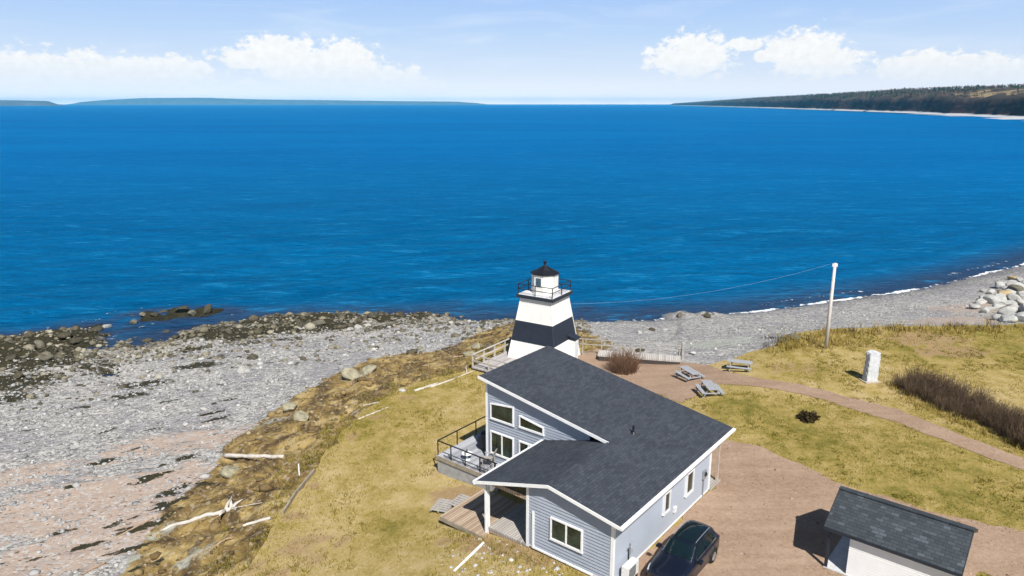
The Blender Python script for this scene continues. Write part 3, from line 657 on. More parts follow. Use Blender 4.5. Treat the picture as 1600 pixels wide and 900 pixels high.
# ================================================================== materials for the built things
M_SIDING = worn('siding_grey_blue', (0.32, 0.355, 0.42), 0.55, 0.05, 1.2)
M_WHITE = worn('white_trim', (0.80, 0.81, 0.82), 0.45, 0.04, 4)
M_WHITEW = worn('white_shingle_paint', (0.77, 0.76, 0.725), 0.6, 0.055, 1.6, bump=0.2, stretch=(2.5, 2.5, .5))
M_BLACKP = worn('black_paint', (0.020, 0.026, 0.040), 0.5, 0.15, 3)
M_BLACKR = worn('black_roof_paint', (0.010, 0.011, 0.016), 0.5, 0.2, 3)
M_BLACKM = worn('black_metal', (0.012, 0.012, 0.014), 0.4, 0.2, 8)
M_CONC = worn('concrete', (0.33, 0.33, 0.33), 0.9, 0.14, 2.5, 0.2, 0.5)
M_GREYWOOD = worn('weathered_wood', (0.36, 0.34, 0.32), 0.85, 0.16, 3, 0.2, 0.5, (1, 6, 1))
M_TABLEWOOD = worn('grey_table_wood', (0.33, 0.345, 0.37), 0.85, 0.16, 5, 0.2, 0.4, (1, 6, 1))
M_DRIFT = worn('driftwood', (0.52, 0.48, 0.43), 0.9, 0.18, 3, 0.15, 0.6, (1, 1, 1))
M_DRIFTB = worn('driftwood_brown', (0.34, 0.245, 0.165), 0.9, 0.22, 3, 0.15, 0.6)
M_TIMBER = worn('timber_edge', (0.30, 0.26, 0.20), 0.9, 0.2, 3, 0.15, 0.5)
M_PLASTIC = worn('pale_plastic', (0.70, 0.71, 0.70), 0.5, 0.05, 4)
M_DARK = worn('dark_grille', (0.03, 0.03, 0.032), 0.6, 0.2, 8)
M_STEEL = worn('grey_metal', (0.42, 0.44, 0.47), 0.4, 0.1, 6, metal=0.6)
def m_glass(g, p, co):
    n = g.noise(co, 1.1, 3)
    g.put(p.inputs['Base Color'], g.mix(g.step(n, 0.4, 0.65), (0.010, 0.016, 0.013), (0.030, 0.048, 0.036)))
    p.inputs['Roughness'].default_value = 0.04; p.inputs['Specular IOR Level'].default_value = 0.6
    g.put(p.inputs['Normal'], g.bump(g.noise(co, 0.9, 1), 0.05, 0.02))
M_GLASS = material('window_glass', m_glass)
def planks(name, cols, w=0.14, axis=1, rough=0.8):
    def b(g, p, co):
        s = g.sep(co)[axis]; k = g.m('DIVIDE', s, w); fl = g.m('FLOOR', k); fr = g.m('FRACT', k)
        cv_ = g.n('ShaderNodeCombineXYZ', {'X': fl, 'Y': 3.7, 'Z': 1.3}).outputs[0]
        wn_ = g.n('ShaderNodeTexWhiteNoise', noise_dimensions='3D'); g.put(wn_.inputs['Vector'], cv_)
        sc = [1, 1, 1]; sc[axis] = 6.0
        n = g.noise(g.mapv(co, tuple(sc)), 2.2, 5, 0.65)
        f = g.m('ADD', g.m('MULTIPLY', wn_.outputs[0], 0.5), g.m('MULTIPLY', n, 0.5))
        col = g.ramp(f, [(0.2, cols[0]), (0.5, cols[1]), (0.8, cols[2])])
        gap = g.m('MAXIMUM', g.step(fr, 0.07, 0.03), g.step(fr, 0.93, 0.97))
        g.put(p.inputs['Base Color'], g.mix(gap, col, (0.02, 0.017, 0.014)))
        g.put(p.inputs['Normal'], g.bump(g.m('SUBTRACT', n, g.m('MULTIPLY', gap, 2.0)), 0.5, 0.02))
    return material(name, b, rough=rough, spec=0.25)
M_DECKGREY = planks('deck_grey_boards', [(0.26, 0.27, 0.30), (0.37, 0.38, 0.42), (0.50, 0.51, 0.54)], 0.14, 1)
M_DECKTAN = planks('deck_tan_boards', [(0.27, 0.195, 0.135), (0.38, 0.285, 0.205), (0.47, 0.37, 0.275)], 0.14, 1)
M_PORCHB = planks('porch_boards', [(0.27, 0.25, 0.23), (0.36, 0.335, 0.31), (0.46, 0.43, 0.40)], 0.14, 1)
M_WALKB = planks('walkway_boards', [(0.36, 0.34, 0.32), (0.45, 0.425, 0.40), (0.54, 0.51, 0.48)], 0.15, 0)
M_LHDECK = planks('lighthouse_deck_boards', [(0.30, 0.28, 0.28), (0.40, 0.37, 0.37), (0.50, 0.47, 0.46)], 0.15, 0)

def shingles(name, dark, mid, light, tabw, rowh, yscale, contrast=0.5, pale=None):
    def b(g, p, co):
        br = g.n('ShaderNodeTexBrick', {'Scale': 1.0, 'Color1': (0, 0, 0, 1), 'Color2': (1, 1, 1, 1), 'Mortar': (0.5, 0.5, 0.5, 1), 'Mortar Size': 0.008, 'Mortar Smooth': 0.3, 'Bias': 0.0, 'Brick Width': tabw, 'Row Height': rowh}, offset=0.37, offset_frequency=2)
        wv = g.n('ShaderNodeTexNoise', {'Scale': 2.2, 'Detail': 2}); g.put(wv.inputs['Vector'], co)
        off = g.n('ShaderNodeVectorMath', operation='MULTIPLY_ADD'); g.put(off.inputs[0], wv.outputs[1]); off.inputs[1].default_value = (0.10, 0.03, 0); g.put(off.inputs[2], g.mapv(co, (1, yscale, 0)))
        g.put(br.inputs['Vector'], off.outputs[0])
        v = g.sep(br.outputs['Color'])[0]
        n = g.noise(co, 0.7, 5, 0.6); gr = g.noise(co, 60, 2, 0.7)
        n = g.m('ADD', g.m('MULTIPLY', n, 0.55), g.m('MULTIPLY', g.noise(g.mapv(co, (0.5, 0.12, 1)), 1.0, 4, 0.6), 0.45))
        f = g.m('ADD', g.m('MULTIPLY', v, contrast), g.m('ADD', g.m('MULTIPLY', n, 0.55), g.m('MULTIPLY', gr, 0.22)))
        col = g.ramp(f, [(0.25, dark), (0.55, mid), (0.9, light)])
        if pale:
            col = g.mix(g.m('MULTIPLY', g.step(v, 0.80, 0.92), g.step(g.noise(co, 1.3, 3), 0.42, 0.58)), col, pale)
        col = g.mix(g.m('MULTIPLY', br.outputs['Fac'], 0.75), col, tuple(x * .45 for x in dark))
        g.put(p.inputs['Base Color'], col)
        hh = g.m('SUBTRACT', g.m('ADD', g.m('MULTIPLY', v, 0.55), g.m('MULTIPLY', gr, 0.35)), br.outputs['Fac'])
        g.put(p.inputs['Normal'], g.bump(hh, 0.6, 0.02))
    return material(name, b, rough=0.9, spec=0.2)
M_SHING = shingles('roof_shingles', (0.031, 0.036, 0.047), (0.053, 0.061, 0.078), (0.082, 0.093, 0.117), 0.32, 0.15, 1.0, 0.29)
M_SHINGS = shingles('shed_shingles', (0.030, 0.036, 0.042), (0.050, 0.060, 0.070), (0.075, 0.088, 0.10), 0.30, 0.15, 1.0, 0.34, (0.085, 0.10, 0.118))

# ================================================================== house
house = thing('house', 'grey-blue house with dark shingled sloping roof, white trim and porch beside the lighthouse', 'house', (HO[0], HO[1], 0), HY)
ZD, SL, SL2, RA, RL, RWJ, RW_, RLJ = 3.2167, 0.1652, 0.3015, 5.2064, 11.90, 3.6233, 12.2076, 7.8702
zp = lambda j: ZD + SL * j
zq = lambda j: zp(RWJ) - SL2 * (j - RWJ)
TH = 0.12
LAP = 0.16
def siding(mb, axis, val, out, j0, j1, zb, ztop, lap=LAP, both=0.045):
    """clapboard courses on a wall plane. ztop(j) is the linear top edge between j0 and j1"""
    z = zb
    def P(j, zz, o):
        return (val + out * o, j, zz) if axis == 'i' else (j, val + out * o, zz)
    zmax = max(ztop(j0), ztop(j1))
    while z < zmax - 0.01:
        z2 = min(z + lap, zmax)
        def span(zz):
            a, b = ztop(j0), ztop(j1)
            if zz <= min(a, b) + 1e-6: return j0, j1
            t = (zz - a) / (b - a); jm = j0 + (j1 - j0) * t
            return (j0, jm) if a > b else (jm, j1)
        a0, b0 = span(z); a1, b1 = span(z2)
        v = [P(a0, z, both), P(b0, z, both), P(b1, z2, 0.0), P(a1, z2, 0.0), P(a0, z, -0.05), P(b0, z, -0.05), P(b1, z2, -0.05), P(a1, z2, -0.05)]
        fs = [(0, 1, 2, 3), (7, 6, 5, 4), (0, 4, 5, 1), (1, 5, 6, 2), (2, 6, 7, 3), (3, 7, 4, 0)]
        flip = (axis == 'i') == (out > 0)
        if not flip: fs = [tuple(reversed(q)) for q in fs]
        mb.add(v, fs); z = z2
FI, GI, RJ, LJ, PJ, BI = 0.35, 5.556, 0.47, 11.9, 5.0, 10.25     # wall planes
mb = MB(); siding(mb, 'i', FI, -1, RJ, RWJ, 0.22, lambda j: zp(j) - TH); siding(mb, 'i', FI, -1, RWJ, PJ, 0.22, lambda j: zq(j) - TH); mb.build('wall', M_SIDING, house)
mb = MB(); siding(mb, 'j', RJ, -1, FI, BI, 0.16, lambda i: zp(RJ) - TH - .02, 0.11, 0.008); mb.build('wall', worn('siding_sunlit_blue', (0.40, 0.445, 0.52), 0.5, 0.03, 0.8), house)  # sunlit wall: brighter copy of the siding, sunlight put into its colour
mb = MB(); siding(mb, 'i', GI, -1, PJ, LJ, 0.05, lambda j: zp(j) - TH); mb.build('wall', M_SIDING, house)
mb = MB(); siding(mb, 'j', PJ, 1, FI, GI, 0.12, lambda i: zq(PJ) - TH); mb.build('wall', M_SIDING, house)
mb = MB(); siding(mb, 'j', LJ, 1, GI, 11.4, -0.9, lambda i: zp(LJ) - TH); mb.build('wall', M_SIDING, house)
mb = MB(); siding(mb, 'i', BI, 1, RJ, LJ, 0.05, lambda j: zp(j) - TH); mb.build('wall', M_SIDING, house)
mb = MB(); mb.box(FI + 0.03, BI - 0.03, RJ + 0.03, PJ - 0.03, -0.6, 0.19); mb.box(GI + .03, BI - .03, PJ - 0.05, LJ - 0.03, -1.3, 0.05)
mb.build('foundation', M_CONC, house)
# roof: main slope, counter slope over the porch
rf_ = MB(); dn = (0, 0, -TH)
rf_.slab([(0, 0, zp(0)), (RA, 0, zp(0)), (RA, RWJ, zp(RWJ)), (0, RWJ, zp(RWJ))], dn)
rf_.slab([(RA, 0, zp(0)), (RL, 0, zp(0)), (RL, RW_, zp(RW_)), (RA, RW_, zp(RW_))], dn)
rf_.slab([(0, RWJ, zp(RWJ)), (RA, RWJ, zp(RWJ)), (GI, RWJ, zp(RWJ) - 0.004), (GI, RLJ, zq(RLJ)), (0, RLJ, zq(RLJ))], dn)
roof = rf_.build('roof', M_SHING, house)
mb = MB(); mb.tube([(6.95, 3.3, zp(3.3) - .05), (6.95, 3.3, zp(3.3) + 0.42)], 0.055, 10); mb.lathe([(0.14, 0), (0.07, 0.10)], 12, (6.95, 3.3, zp(3.3) - .0)); mb.build('vent_pipe', M_BLACKM, roof)
mb = MB(); mb.bar((-0.01, RWJ, zp(RWJ) + 0.012), (RA + .3, RWJ, zp(RWJ) + 0.012), 0.22, 0.03); mb.build('ridge_cap', M_SHING, roof)
# fascia boards
def fascia(pts, drop=0.155, w=0.035, top=0.02, name='fascia', mat=None):
    m_ = MB()
    for a, b in zip(pts[:-1], pts[1:]): m_.bar((a[0], a[1], a[2] - drop / 2 + top), (b[0], b[1], b[2] - drop / 2 + top), w, drop)
    return m_.build(name, mat or M_WHITE, house)
fascia([(-0.022, -0.02, zp(-.02)), (-0.022, RWJ, zp(RWJ)), (-0.022, RLJ + 0.02, zq(RLJ + .02))])
fascia([(RA - 0.022, RWJ + 0.05, zp(RWJ + .05)), (RA - 0.022, RW_ + 0.02, zp(RW_ + .02))], 0.165)
fascia([(RA - 0.02, RW_ + 0.022, zp(RW_)), (RL + .02, RW_ + 0.022, zp(RW_))], top=-0.03)
fascia([(RL + 0.022, -0.02, zp(-.02)), (RL + 0.022, RW_ + .02, zp(RW_ + .02))], top=-0.03)
fascia([(-.02, RLJ + 0.022, zq(RLJ)), (GI, RLJ + 0.022, zq(RLJ))])
mb = MB(); mb.box(-0.04, RL + 0.04, -0.13, -0.004, zp(0) - 0.13, zp(0) - 0.115); mb.box(-0.04, RL + 0.04, -0.145, -0.125, zp(0) - 0.13, zp(0) - 0.025); mb.box(-0.04, -0.02, -.12, -.004, zp(0) - .112, zp(0) - .03); mb.box(RL + .02, RL + 0.04, -.12, -.004, zp(0) - .112, zp(0) - .03)
mb.box(-0.04, RL + .04, -0.03, -0.004, zp(0) - 0.112, zp(0) - 0.012); mb.build('gutter', M_WHITE, house)
mb = MB(); mb.box(-0.04, GI, RLJ + 0.045, RLJ + 0.16, zq(RLJ) - 0.14, zq(RLJ) - 0.02); mb.build('gutter', M_WHITE, house)
# corner boards, frieze beam, skirt trim
for (a, b, zb, zt) in ((FI, RJ, 0.16, zp(RJ) - TH), (GI, LJ, 0.02, zp(LJ) - TH), (BI, RJ, 0.16, zp(RJ) - TH), (FI, PJ, 0.05, zq(PJ) - TH)):
    mb = MB(); s1 = 1 if a == BI else -1; s2 = 1 if b in (LJ, PJ) else -1
    mb.box(a - .05 if s1 < 0 else a - .09, a + .09 if s1 < 0 else a + .05, b - .09 if s2 > 0 else b - .05, b + .05 if s2 > 0 else b + .09, zb, zt); mb.build('corner_board', M_WHITE, house)
mb = MB(); mb.box(FI - .04, FI - .005, RJ + .1, PJ - .1, 0.13, 0.225); mb.build('skirt_board', M_WHITE, house)
mb = MB(); mb.box(FI + .1, BI - .1, RJ - .035, RJ - .004, 0.10, 0.165); mb.build('skirt_board', M_WHITE, house)
mb = MB(); mb.box(FI - 0.10, FI - 0.03, 4.58, 4.68, 0.12, 2.0); mb.bar((FI - .065, 4.63, 0.17), (FI - .065, 1.4, 0.14), 0.07, 0.07); mb.build('downspout', M_WHITE, house)
mb = MB(); mb.box(FI - .01, FI + .13, PJ + .06, 7.52, zq(7.5) - TH - 0.13, zq(7.5) - TH + 0.08); mb.build('porch_beam', M_DECKTAN, house)
mb = MB(); mb.box(FI, FI + .13, 7.39, 7.52, -0.50, zq(7.46) - TH); mb.box(FI - .025, FI + .155, 7.365, 7.545, -0.5, -0.3); mb.build('porch_post', M_WHITE, house)
mb = MB(); mb.box(FI - .14, FI - .04, 7.42, 7.50, -0.42, zq(7.87) - .16); mb.bar((FI - .09, 7.46, zq(7.87) - .2), (-.02, RLJ + .1, zq(RLJ) - .14), .08, .08); mb.build('downspout', M_WHITE, house)
# rear porch
mb = MB(); mb.box(11.40, 11.52, RJ - .02, RJ + .10, -0.05, zp(RJ) - TH); mb.build('porch_post', worn('post_wood', (0.50, 0.40, 0.33), .8), house)
mb = MB(); mb.box(BI + 0.06, 11.7, RJ - .1, LJ - 3, -0.3, 0.10); mb.build('porch_floor', M_PORCHB, house)
mb = MB(); mb.box(BI + .06, 11.40, RJ, RJ + .10, zp(RJ) - TH - .2, zp(RJ) - TH); mb.build('porch_beam', M_WHITE, house)

# windows: frame > pane as sub-part
def window(axis, val, out, a0, a1, z0, z1, z1b=None, mull=None, fr=0.07, lab=None):
    z1b = z1 if z1b is None else z1b
    P = lambda a, z, o: (val + out * o, a, z) if axis == 'i' else (a, val + out * o, z)
    f = MB(); up = (1, 0, 0) if axis == 'i' else (0, 1, 0)
    d0, d1 = 0.0, 0.05
    dd = d1 + 0.045
    def bar(a, b, w_): f.bar(P(a[0], a[1], 0.055), P(b[0], b[1], 0.055), dd + .03, w_, up=Vector(P(0, 1, 0)) - Vector(P(0, 0, 0)) if abs(a[1] - b[1]) < abs(a[0] - b[0]) else (Vector(P(1, 0, 0)) - Vector(P(0, 0, 0))))
    bar((a0 - fr / 2, z0), (a1 + fr / 2, z0), fr); bar((a0 - fr / 2, z1), (a1 + fr / 2, z1b), fr)
    bar((a0, z0 + fr / 2), (a0, z1 - fr / 2), fr); bar((a1, z0 + fr / 2), (a1, z1b - fr / 2), fr)
    if mull: bar((mull, z0 + fr / 2), (mull, (z1 + z1b) / 2 - fr / 2), fr * 0.9)
    o = f.build('window', M_WHITE, house); 
    if lab: o['label'] = lab
    s = MB(); zz0, zz1, zz1b = z0 + fr * .4, z1 - fr * .4, z1b - fr * .4
    q = [P(a0 + fr * .4, zz0, 0.062), P(a1 - fr * .4, zz0, 0.062), P(a1 - fr * .4, zz1b, 0.062), P(a0 + fr * .4, zz1, 0.062)]
    dv = Vector(P(0, 0, -0.02)) - Vector(P(0, 0, 0)); s.slab(q, dv); s.build('pane', M_GLASS, o)
    sill = MB(); sill.bar(P(a0 - .07, z0 - fr * .5 - .02, .055), P(a1 + .07, z0 - fr * .5 - .02, .055), .12, .035, up=(0, 0, 1)); sill.build('sill', M_WHITE, o)
    return o
window('i', FI, -1, 1.98, 3.62, 1.06, 2.10, mull=2.80)
window('i', GI, -1, 9.93, 11.54, 2.80, 3.86, 3.70 - .04)
window('i', GI, -1, 7.88, 9.48, 2.86, 3.52, 3.26) if False else window('i', GI, -1, 7.88, 9.48, 2.86, 3.24, 3.50)
window('i', GI, -1, 9.93, 11.54, 0.66, 1.98, mull=10.73)
window('i', GI, -1, 8.20, 9.48, 0.80, 1.98, mull=8.85)
window('j', RJ, -1, 4.90, 5.44, 1.28, 2.30)
window('j', RJ, -1, 7.28, 8.02, 1.14, 2.30)
# porch door on the inner wall
mb = MB(); mb.box(GI - .07, GI - .02, 5.8, 6.75, 0.12, 2.15); dr = mb.build('door', worn('door_grey', (0.20, 0.22, 0.25), 0.5), house)
mb = MB(); mb.box(GI - .10, GI - .075, 5.98, 6.57, 1.15, 2.0); mb.build('door_pane', M_GLASS, dr)
mb = MB(); mb.tube([(GI - .13, 6.66, 1.08), (GI - .07, 6.66, 1.08)], .03, 8); mb.build('handle', M_STEEL, dr)
# meter and wall vent on the sunny side
mb = MB(); mb.box(9.28, 9.58, RJ - .13, RJ - .01, 1.15, 1.62); me_ = mb.build('electric_meter', M_STEEL, house)
mb = MB(); mb.tube([(9.43, RJ - .06, 1.15), (9.43, RJ - .06, 0.02)], .03, 8); mb.build('conduit', M_STEEL, me_)
mb = MB(); mb.lathe([(0.11, 0), (0.11, .05), (0.07, .09)], 14); ob = mb.build('meter_dial', M_GLASS, me_); ob.matrix_local = Matrix.Translation((9.43, RJ - .125, 1.42)) @ Matrix.Rotation(R(90), 4, 'X')
mb = MB(); mb.box(6.02, 6.24, RJ - .10, RJ - .01, 0.78, 1.02); mb.box(6.0, 6.26, RJ - .12, RJ - .01, 1.02, 1.05); mb.build('wall_vent', M_WHITE, house)
mb = MB(); mb.box(1.72, 1.80, RJ - .06, RJ - .01, 1.05, 1.35); mb.tube([(1.76, RJ - .06, 1.2), (1.76, RJ - .16, 1.15), (1.76, RJ - .16, .95)], .025, 8); mb.build('outside_tap', M_STEEL, house)
# porch floor (inner, grey) and lower tan platform
mb = MB(); mb.box(FI - .02, GI - .03, PJ + .06, 7.36, -0.02, 0.10); pf = mb.build('porch_floor', M_PORCHB, house)
mb = MB(); mb.box(FI, FI + .05, PJ + .06, 7.36, -0.2, -0.022); mb.build('rim_board', M_DECKTAN, pf)
mb = MB(); mb.box(-0.12, 3.3, 7.58, 10.2, -0.30, -0.20); mb.box(-.12, FI - .06, 7.36, 7.58, -.30, -.20); lp = mb.build('entry_platform', M_DECKTAN, house)
mb = MB(); mb.box(-0.14, -0.10, 7.36, 10.22, -0.44, -0.21); mb.box(-.12, 3.3, 10.2, 10.24, -.44, -.21); mb.build('rim_board', M_TIMBER, lp)
for (a, b) in ((0.1, 10.0), (0.1, 8.8), (3.1, 10.0), (1.7, 10.0), (0.1, 7.6)):
    mb = MB(); mb.box(a - .06, a + .06, b - .06, b + .06, -1.1, -0.302); mb.build('support_post', M_TIMBER, lp)
# side deck with black metal railing
DI0, DI1, DJ0, DJ1, DZ = 4.05, 11.2, 11.98, 14.5, 0.10
mb = MB(); mb.box(DI0, DI1, DJ0, DJ1, DZ - .05, DZ); mb.box(DI0, GI - .03, RLJ + 2.0, DJ0, DZ - .05, DZ); sd_ = mb.build('side_deck', M_DECKGREY, house)
mb = MB(); mb.box(DI0 - .04, DI0, RLJ + 2.0, DJ1 + .04, DZ - .27, DZ - .02); mb.box(DI0, DI1, DJ1, DJ1 + .04, DZ - .27, DZ - .02); mb.build('rim_board', M_TIMBER, sd_)
mb = MB(); mb.box(DI0 + .03, DI0 + .09, RLJ + 2.0, DJ1 - .02, -1.25, DZ - .06); mb.box(DI0 + .1, DI1, DJ1 - .08, DJ1 - .02, -1.35, DZ - .06); mb.build('skirting', M_CONC, sd_)
RH = 0.92
def rail_post(a, b): m_ = MB(); m_.box(a - .025, a + .025, b - .025, b + .025, DZ, DZ + RH); m_.build('rail_post', M_BLACKM, sd_)
for a in (DI0 + .05, 5.75, 7.45, 9.15, 10.85): rail_post(a, DJ1 - .06)
for b in (13.4, 12.3, 11.2, 10.1): rail_post(DI0 + .05, b)
mb = MB(); mb.bar((DI0 + .05, DJ1 - .06, DZ + RH), (DI1, DJ1 - .06, DZ + RH), .06, .05); mb.bar((DI0 + .05, DJ1 - .06, DZ + RH), (DI0 + .05, RLJ + 2.1, DZ + RH), .06, .05)
mb.bar((DI0 + .05, DJ1 - .5, DZ + .12), (DI0 + .05, RLJ + 2.1, DZ + .12), .035, .035)
mb.build('handrail', M_BLACKM, sd_)
mb = MB()
for k in range(12): b = 11.15 - k * 0.1; mb.bar((DI0 + .05, b, DZ + .12), (DI0 + .05, b, DZ + RH), .02, .02)
mb.build('baluster_panel', M_BLACKM, sd_)

def hloc(i, j, z): p = hw(i, j); return (p[0], p[1], z)
# things on the side deck
bq = thing('barbecue_grill', 'black covered barbecue grill standing on the side deck by the house corner', 'barbecue', hloc(6.35, 12.55, DZ), HY)
def taper(mb_, secs):
    vs = []; fs = []
    for (x0, x1, y0, y1, z) in secs: vs += [(x0, y0, z), (x1, y0, z), (x1, y1, z), (x0, y1, z)]
    for k in range(len(secs) - 1):
        for q in range(4): fs.append((k * 4 + q, k * 4 + (q + 1) % 4, k * 4 + 4 + (q + 1) % 4, k * 4 + 4 + q))
    fs.append((3, 2, 1, 0)); m = 4 * (len(secs) - 1); fs.append((m, m + 1, m + 2, m + 3)); mb_.add(vs, fs)
mb = MB(); taper(mb, [(-.26, .26, -.52, .52, 0.12), (-.27, .27, -.54, .54, .72), (-.25, .25, -.5, .5, .80), (-.26, .26, -.36, .36, .86), (-.24, .24, -.36, .36, 1.05), (-.12, .12, -.33, .33, 1.16)]); mb.build('cover', worn('bbq_cover', (0.010, 0.012, 0.018), .6, .2, 5), bq)
for a in (-.2, .2):
    for b in (-.42, .42): mb = MB(); mb.tube([(a, b, 0.0), (a, b, .2)], .03, 8); mb.build('leg', M_BLACKM, bq)
ch = thing('deck_chair', 'pale slatted wooden chair behind the deck railing', 'chair', hloc(5.0, 11.35, DZ), HY + R(200))
mb = MB()
for k in range(5): mb.box(-.25, .25, -.27 + k * .11, -.18 + k * .11, .40, .425)
mb.build('seat', M_GREYWOOD, ch)
mb = MB()
for k in range(5): mb.bar((-.22 + k * .11, .27, .42), (-.22 + k * .11, .45, 1.0), .085, .022, (0, 1, 0))
mb.bar((-.27, .43, .93), (.27, .43, .93), .03, .06); mb.build('backrest', M_GREYWOOD, ch)
for a in (-.25, .25):
    mb = MB(); mb.bar((a, -.24, 0), (a, -.24, .62), .05, .05); mb.build('leg', M_GREYWOOD, ch)
    mb = MB(); mb.bar((a, .28, 0), (a, .30, .62), .05, .05); mb.build('leg', M_GREYWOOD, ch)
    mb = MB(); mb.box(a - .045, a + .045, -.30, .36, .62, .645); mb.build('armrest', M_GREYWOOD, ch)
tb_ = thing('side_table', 'small round white table at the open end of the side deck', 'table', hloc(4.75, 12.75, DZ), HY)
mb = MB(); mb.lathe([(.30, .36), (.31, .375), (.31, .40), (.29, .41)], 20); mb.build('table_top', M_WHITE, tb_)
mb = MB(); mb.lathe([(.035, .03), (.03, .36)], 10); mb.lathe([(.18, 0), (.17, .03)], 16); mb.build('pedestal', M_WHITE, tb_)
lt = thing('lantern', 'little dark lantern standing on the small white table', 'lantern', hloc(4.75, 12.75, DZ + .41), HY)
mb = MB(); mb.lathe([(.05, 0), (.05, .015)], 10); mb.build('base', M_BLACKM, lt); mb = MB(); mb.lathe([(.055, .17), (.02, .23), (.012, .26)], 10); mb.build('cap', M_BLACKM, lt)
mb = MB(); mb.lathe([(.042, .015), (.042, .17)], 10); mb.build('glass', M_GLASS, lt)
# heat pump
hp = thing('heat_pump', 'pale outdoor heat pump unit against the sunny side wall near the car', 'heat pump', hloc(1.25, 0.10, 0.05), HY)
mb = MB(); mb.box(-.45, .45, -.17, .17, 0.12, 0.75); body = mb.build('cabinet', M_PLASTIC, hp)
mb = MB()
for k in range(9): mb.box(-.40, .18, -.185, -.172, .18 + k * .06, .205 + k * .06)
mb.build('grille', M_DARK, hp)
for a in (-.3, .3): mb = MB(); mb.box(a - .04, a + .04, -.2, .2, 0, .12); mb.build('foot', M_DARK, hp)
mb = MB(); mb.tube([(.40, .17, .5), (.40, .30, .55), (.40, .32, 1.0), (.36, .32, 1.12), (.30, .32, 1.05)], .028, 8); mb.build('pipe', M_DARK, hp)
# drain pipe on the grass, pallet steps
a_ = hw(-0.47, 7.01); b_ = hw(-2.95, 6.6)
mb = MB(); mb.tube([(a_[0], a_[1], -.22), ((a_[0] + b_[0]) / 2, (a_[1] + b_[1]) / 2, -.20), (b_[0], b_[1], -.19)], .065, 10); tag(mb.build('drain_pipe', M_WHITE), 'white drain pipe lying in rough grass below the porch post', 'pipe')
for k, (i_, j_, rz_, lab) in enumerate(((2.05, 10.75, .1, 'grey weathered wooden pallet nearest the tan platform'), (1.2, 11.3, .35, 'bleached broken pallet lying on the grass beyond another pallet'))):
    pt = thing('pallet', lab, 'pallet', hloc(i_, j_, -.66 - .06 * k), HY + rz_, 'pallets by the porch platform')
    mb = MB()
    for q in range(6): mb.box(-.6 + q * .205, -.6 + q * .205 + .15, -.45, .45, .09, .112)
    mb.build('deck_boards', M_GREYWOOD, pt)
    for q in (-.42, 0, .42): mb = MB(); mb.box(-.6, .58, q - .04, q + .04, 0, .088); mb.build('runner', M_GREYWOOD, pt)

# ================================================================== lighthouse
LC = np.array([2.733, 57.88]); LYAW = 1.01 + R(0); LZ = -1.0
lh = thing('lighthouse', 'white square lighthouse with a broad black band and black railed gallery', 'lighthouse', (LC[0], LC[1], LZ), LYAW)
wv_ = lambda z: 2.27 - 0.153 * z
def tower(mb_, z0, z1, lap=0.19, lip=0.03):
    z = z0
    while z < z1 - 1e-4:
        z2 = min(z + lap, z1); a, b = wv_(z) + lip, wv_(z2)
        mb_.add([(-a, -a, z), (a, -a, z), (a, a, z), (-a, a, z), (-b, -b, z2), (b, -b, z2), (b, b, z2), (-b, b, z2)],
                [(0, 1, 5, 4), (1, 2, 6, 5), (2, 3, 7, 6), (3, 0, 4, 7), (3, 2, 1, 0), (4, 5, 6, 7)]); z = z2
Z1, Z2, Z3 = 1.80, 3.52, 5.50
mb = MB(); tower(mb, -0.4, Z1); mb.build('tower_base', M_WHITEW, lh)
mb = MB(); tower(mb, Z1, Z2); mb.build('black_band', M_BLACKP, lh)
mb = MB(); tower(mb, Z2, Z3); mb.build('upper_tower', M_WHITEW, lh)
for (sx_, sy_) in ((-1, -1), (1, -1), (1, 1), (-1, 1)):
    for z0_, z1_, mt in ((-.3, Z1, M_WHITEW), (Z1, Z2, M_BLACKP), (Z2, Z3, M_WHITEW)):
        mb = MB(); mb.bar((sx_ * wv_(z0_), sy_ * wv_(z0_), z0_), (sx_ * wv_(z1_), sy_ * wv_(z1_), z1_ - .002), .10, .10, (sx_, sy_, 0)); mb.build('corner_board', mt, lh)
mb = MB(); mb.box(-1.72, 1.72, -1.72, 1.72, Z3 - .03, Z3 + .24); gal = mb.build('gallery', M_BLACKP, lh)
mb = MB(); mb.box(-1.64, 1.64, -1.64, 1.64, Z3 + .243, Z3 + .262); mb.build('gallery_floor', worn('gallery_floor_grey', (0.60, 0.60, 0.63), .7, .08, 3), gal)
GZ = Z3 + .262
for a in (-1.6, 0, 1.6):
    for b in (-1.6, 0, 1.6):
        if a or b: mb = MB(); mb.box(a - .032, a + .032, b - .032, b + .032, GZ, GZ + .86); mb.build('rail_post', M_BLACKM, gal)
mb = MB()
for h in (.86, .45):
    for (a, b) in (((-1.6, -1.6), (1.6, -1.6)), ((1.6, -1.6), (1.6, 1.6)), ((1.6, 1.6), (-1.6, 1.6)), ((-1.6, 1.6), (-1.6, -1.6))): mb.bar((*a, GZ + h), (*b, GZ + h), .052, .052)
mb.build('handrail', M_BLACKM, gal)
PH = R(22.5)
mb = MB(); mb.lathe([(1.12, GZ), (1.12, GZ + 1.66)], 8, phase=PH); lan = mb.build('lantern_room', M_WHITEW, lh)
mb = MB(); mb.lathe([(1.13, GZ + 1.66), (1.24, GZ + 1.64), (1.24, GZ + 1.70), (.62, GZ + 1.98), (.13, GZ + 2.30), (.10, GZ + 2.34), (.10, GZ + 2.5), (.17, GZ + 2.54), (.17, GZ + 2.62), (.06, GZ + 2.68)], 8, phase=PH); mb.build('lantern_roof', M_BLACKR, lan)
ap = 1.12 * math.cos(PH)
mb = MB(); mb.box(-ap - .03, -ap + .01, -.30, .30, GZ + .66, GZ + 1.46)
wf = mb.build('window', M_WHITEW, lan)
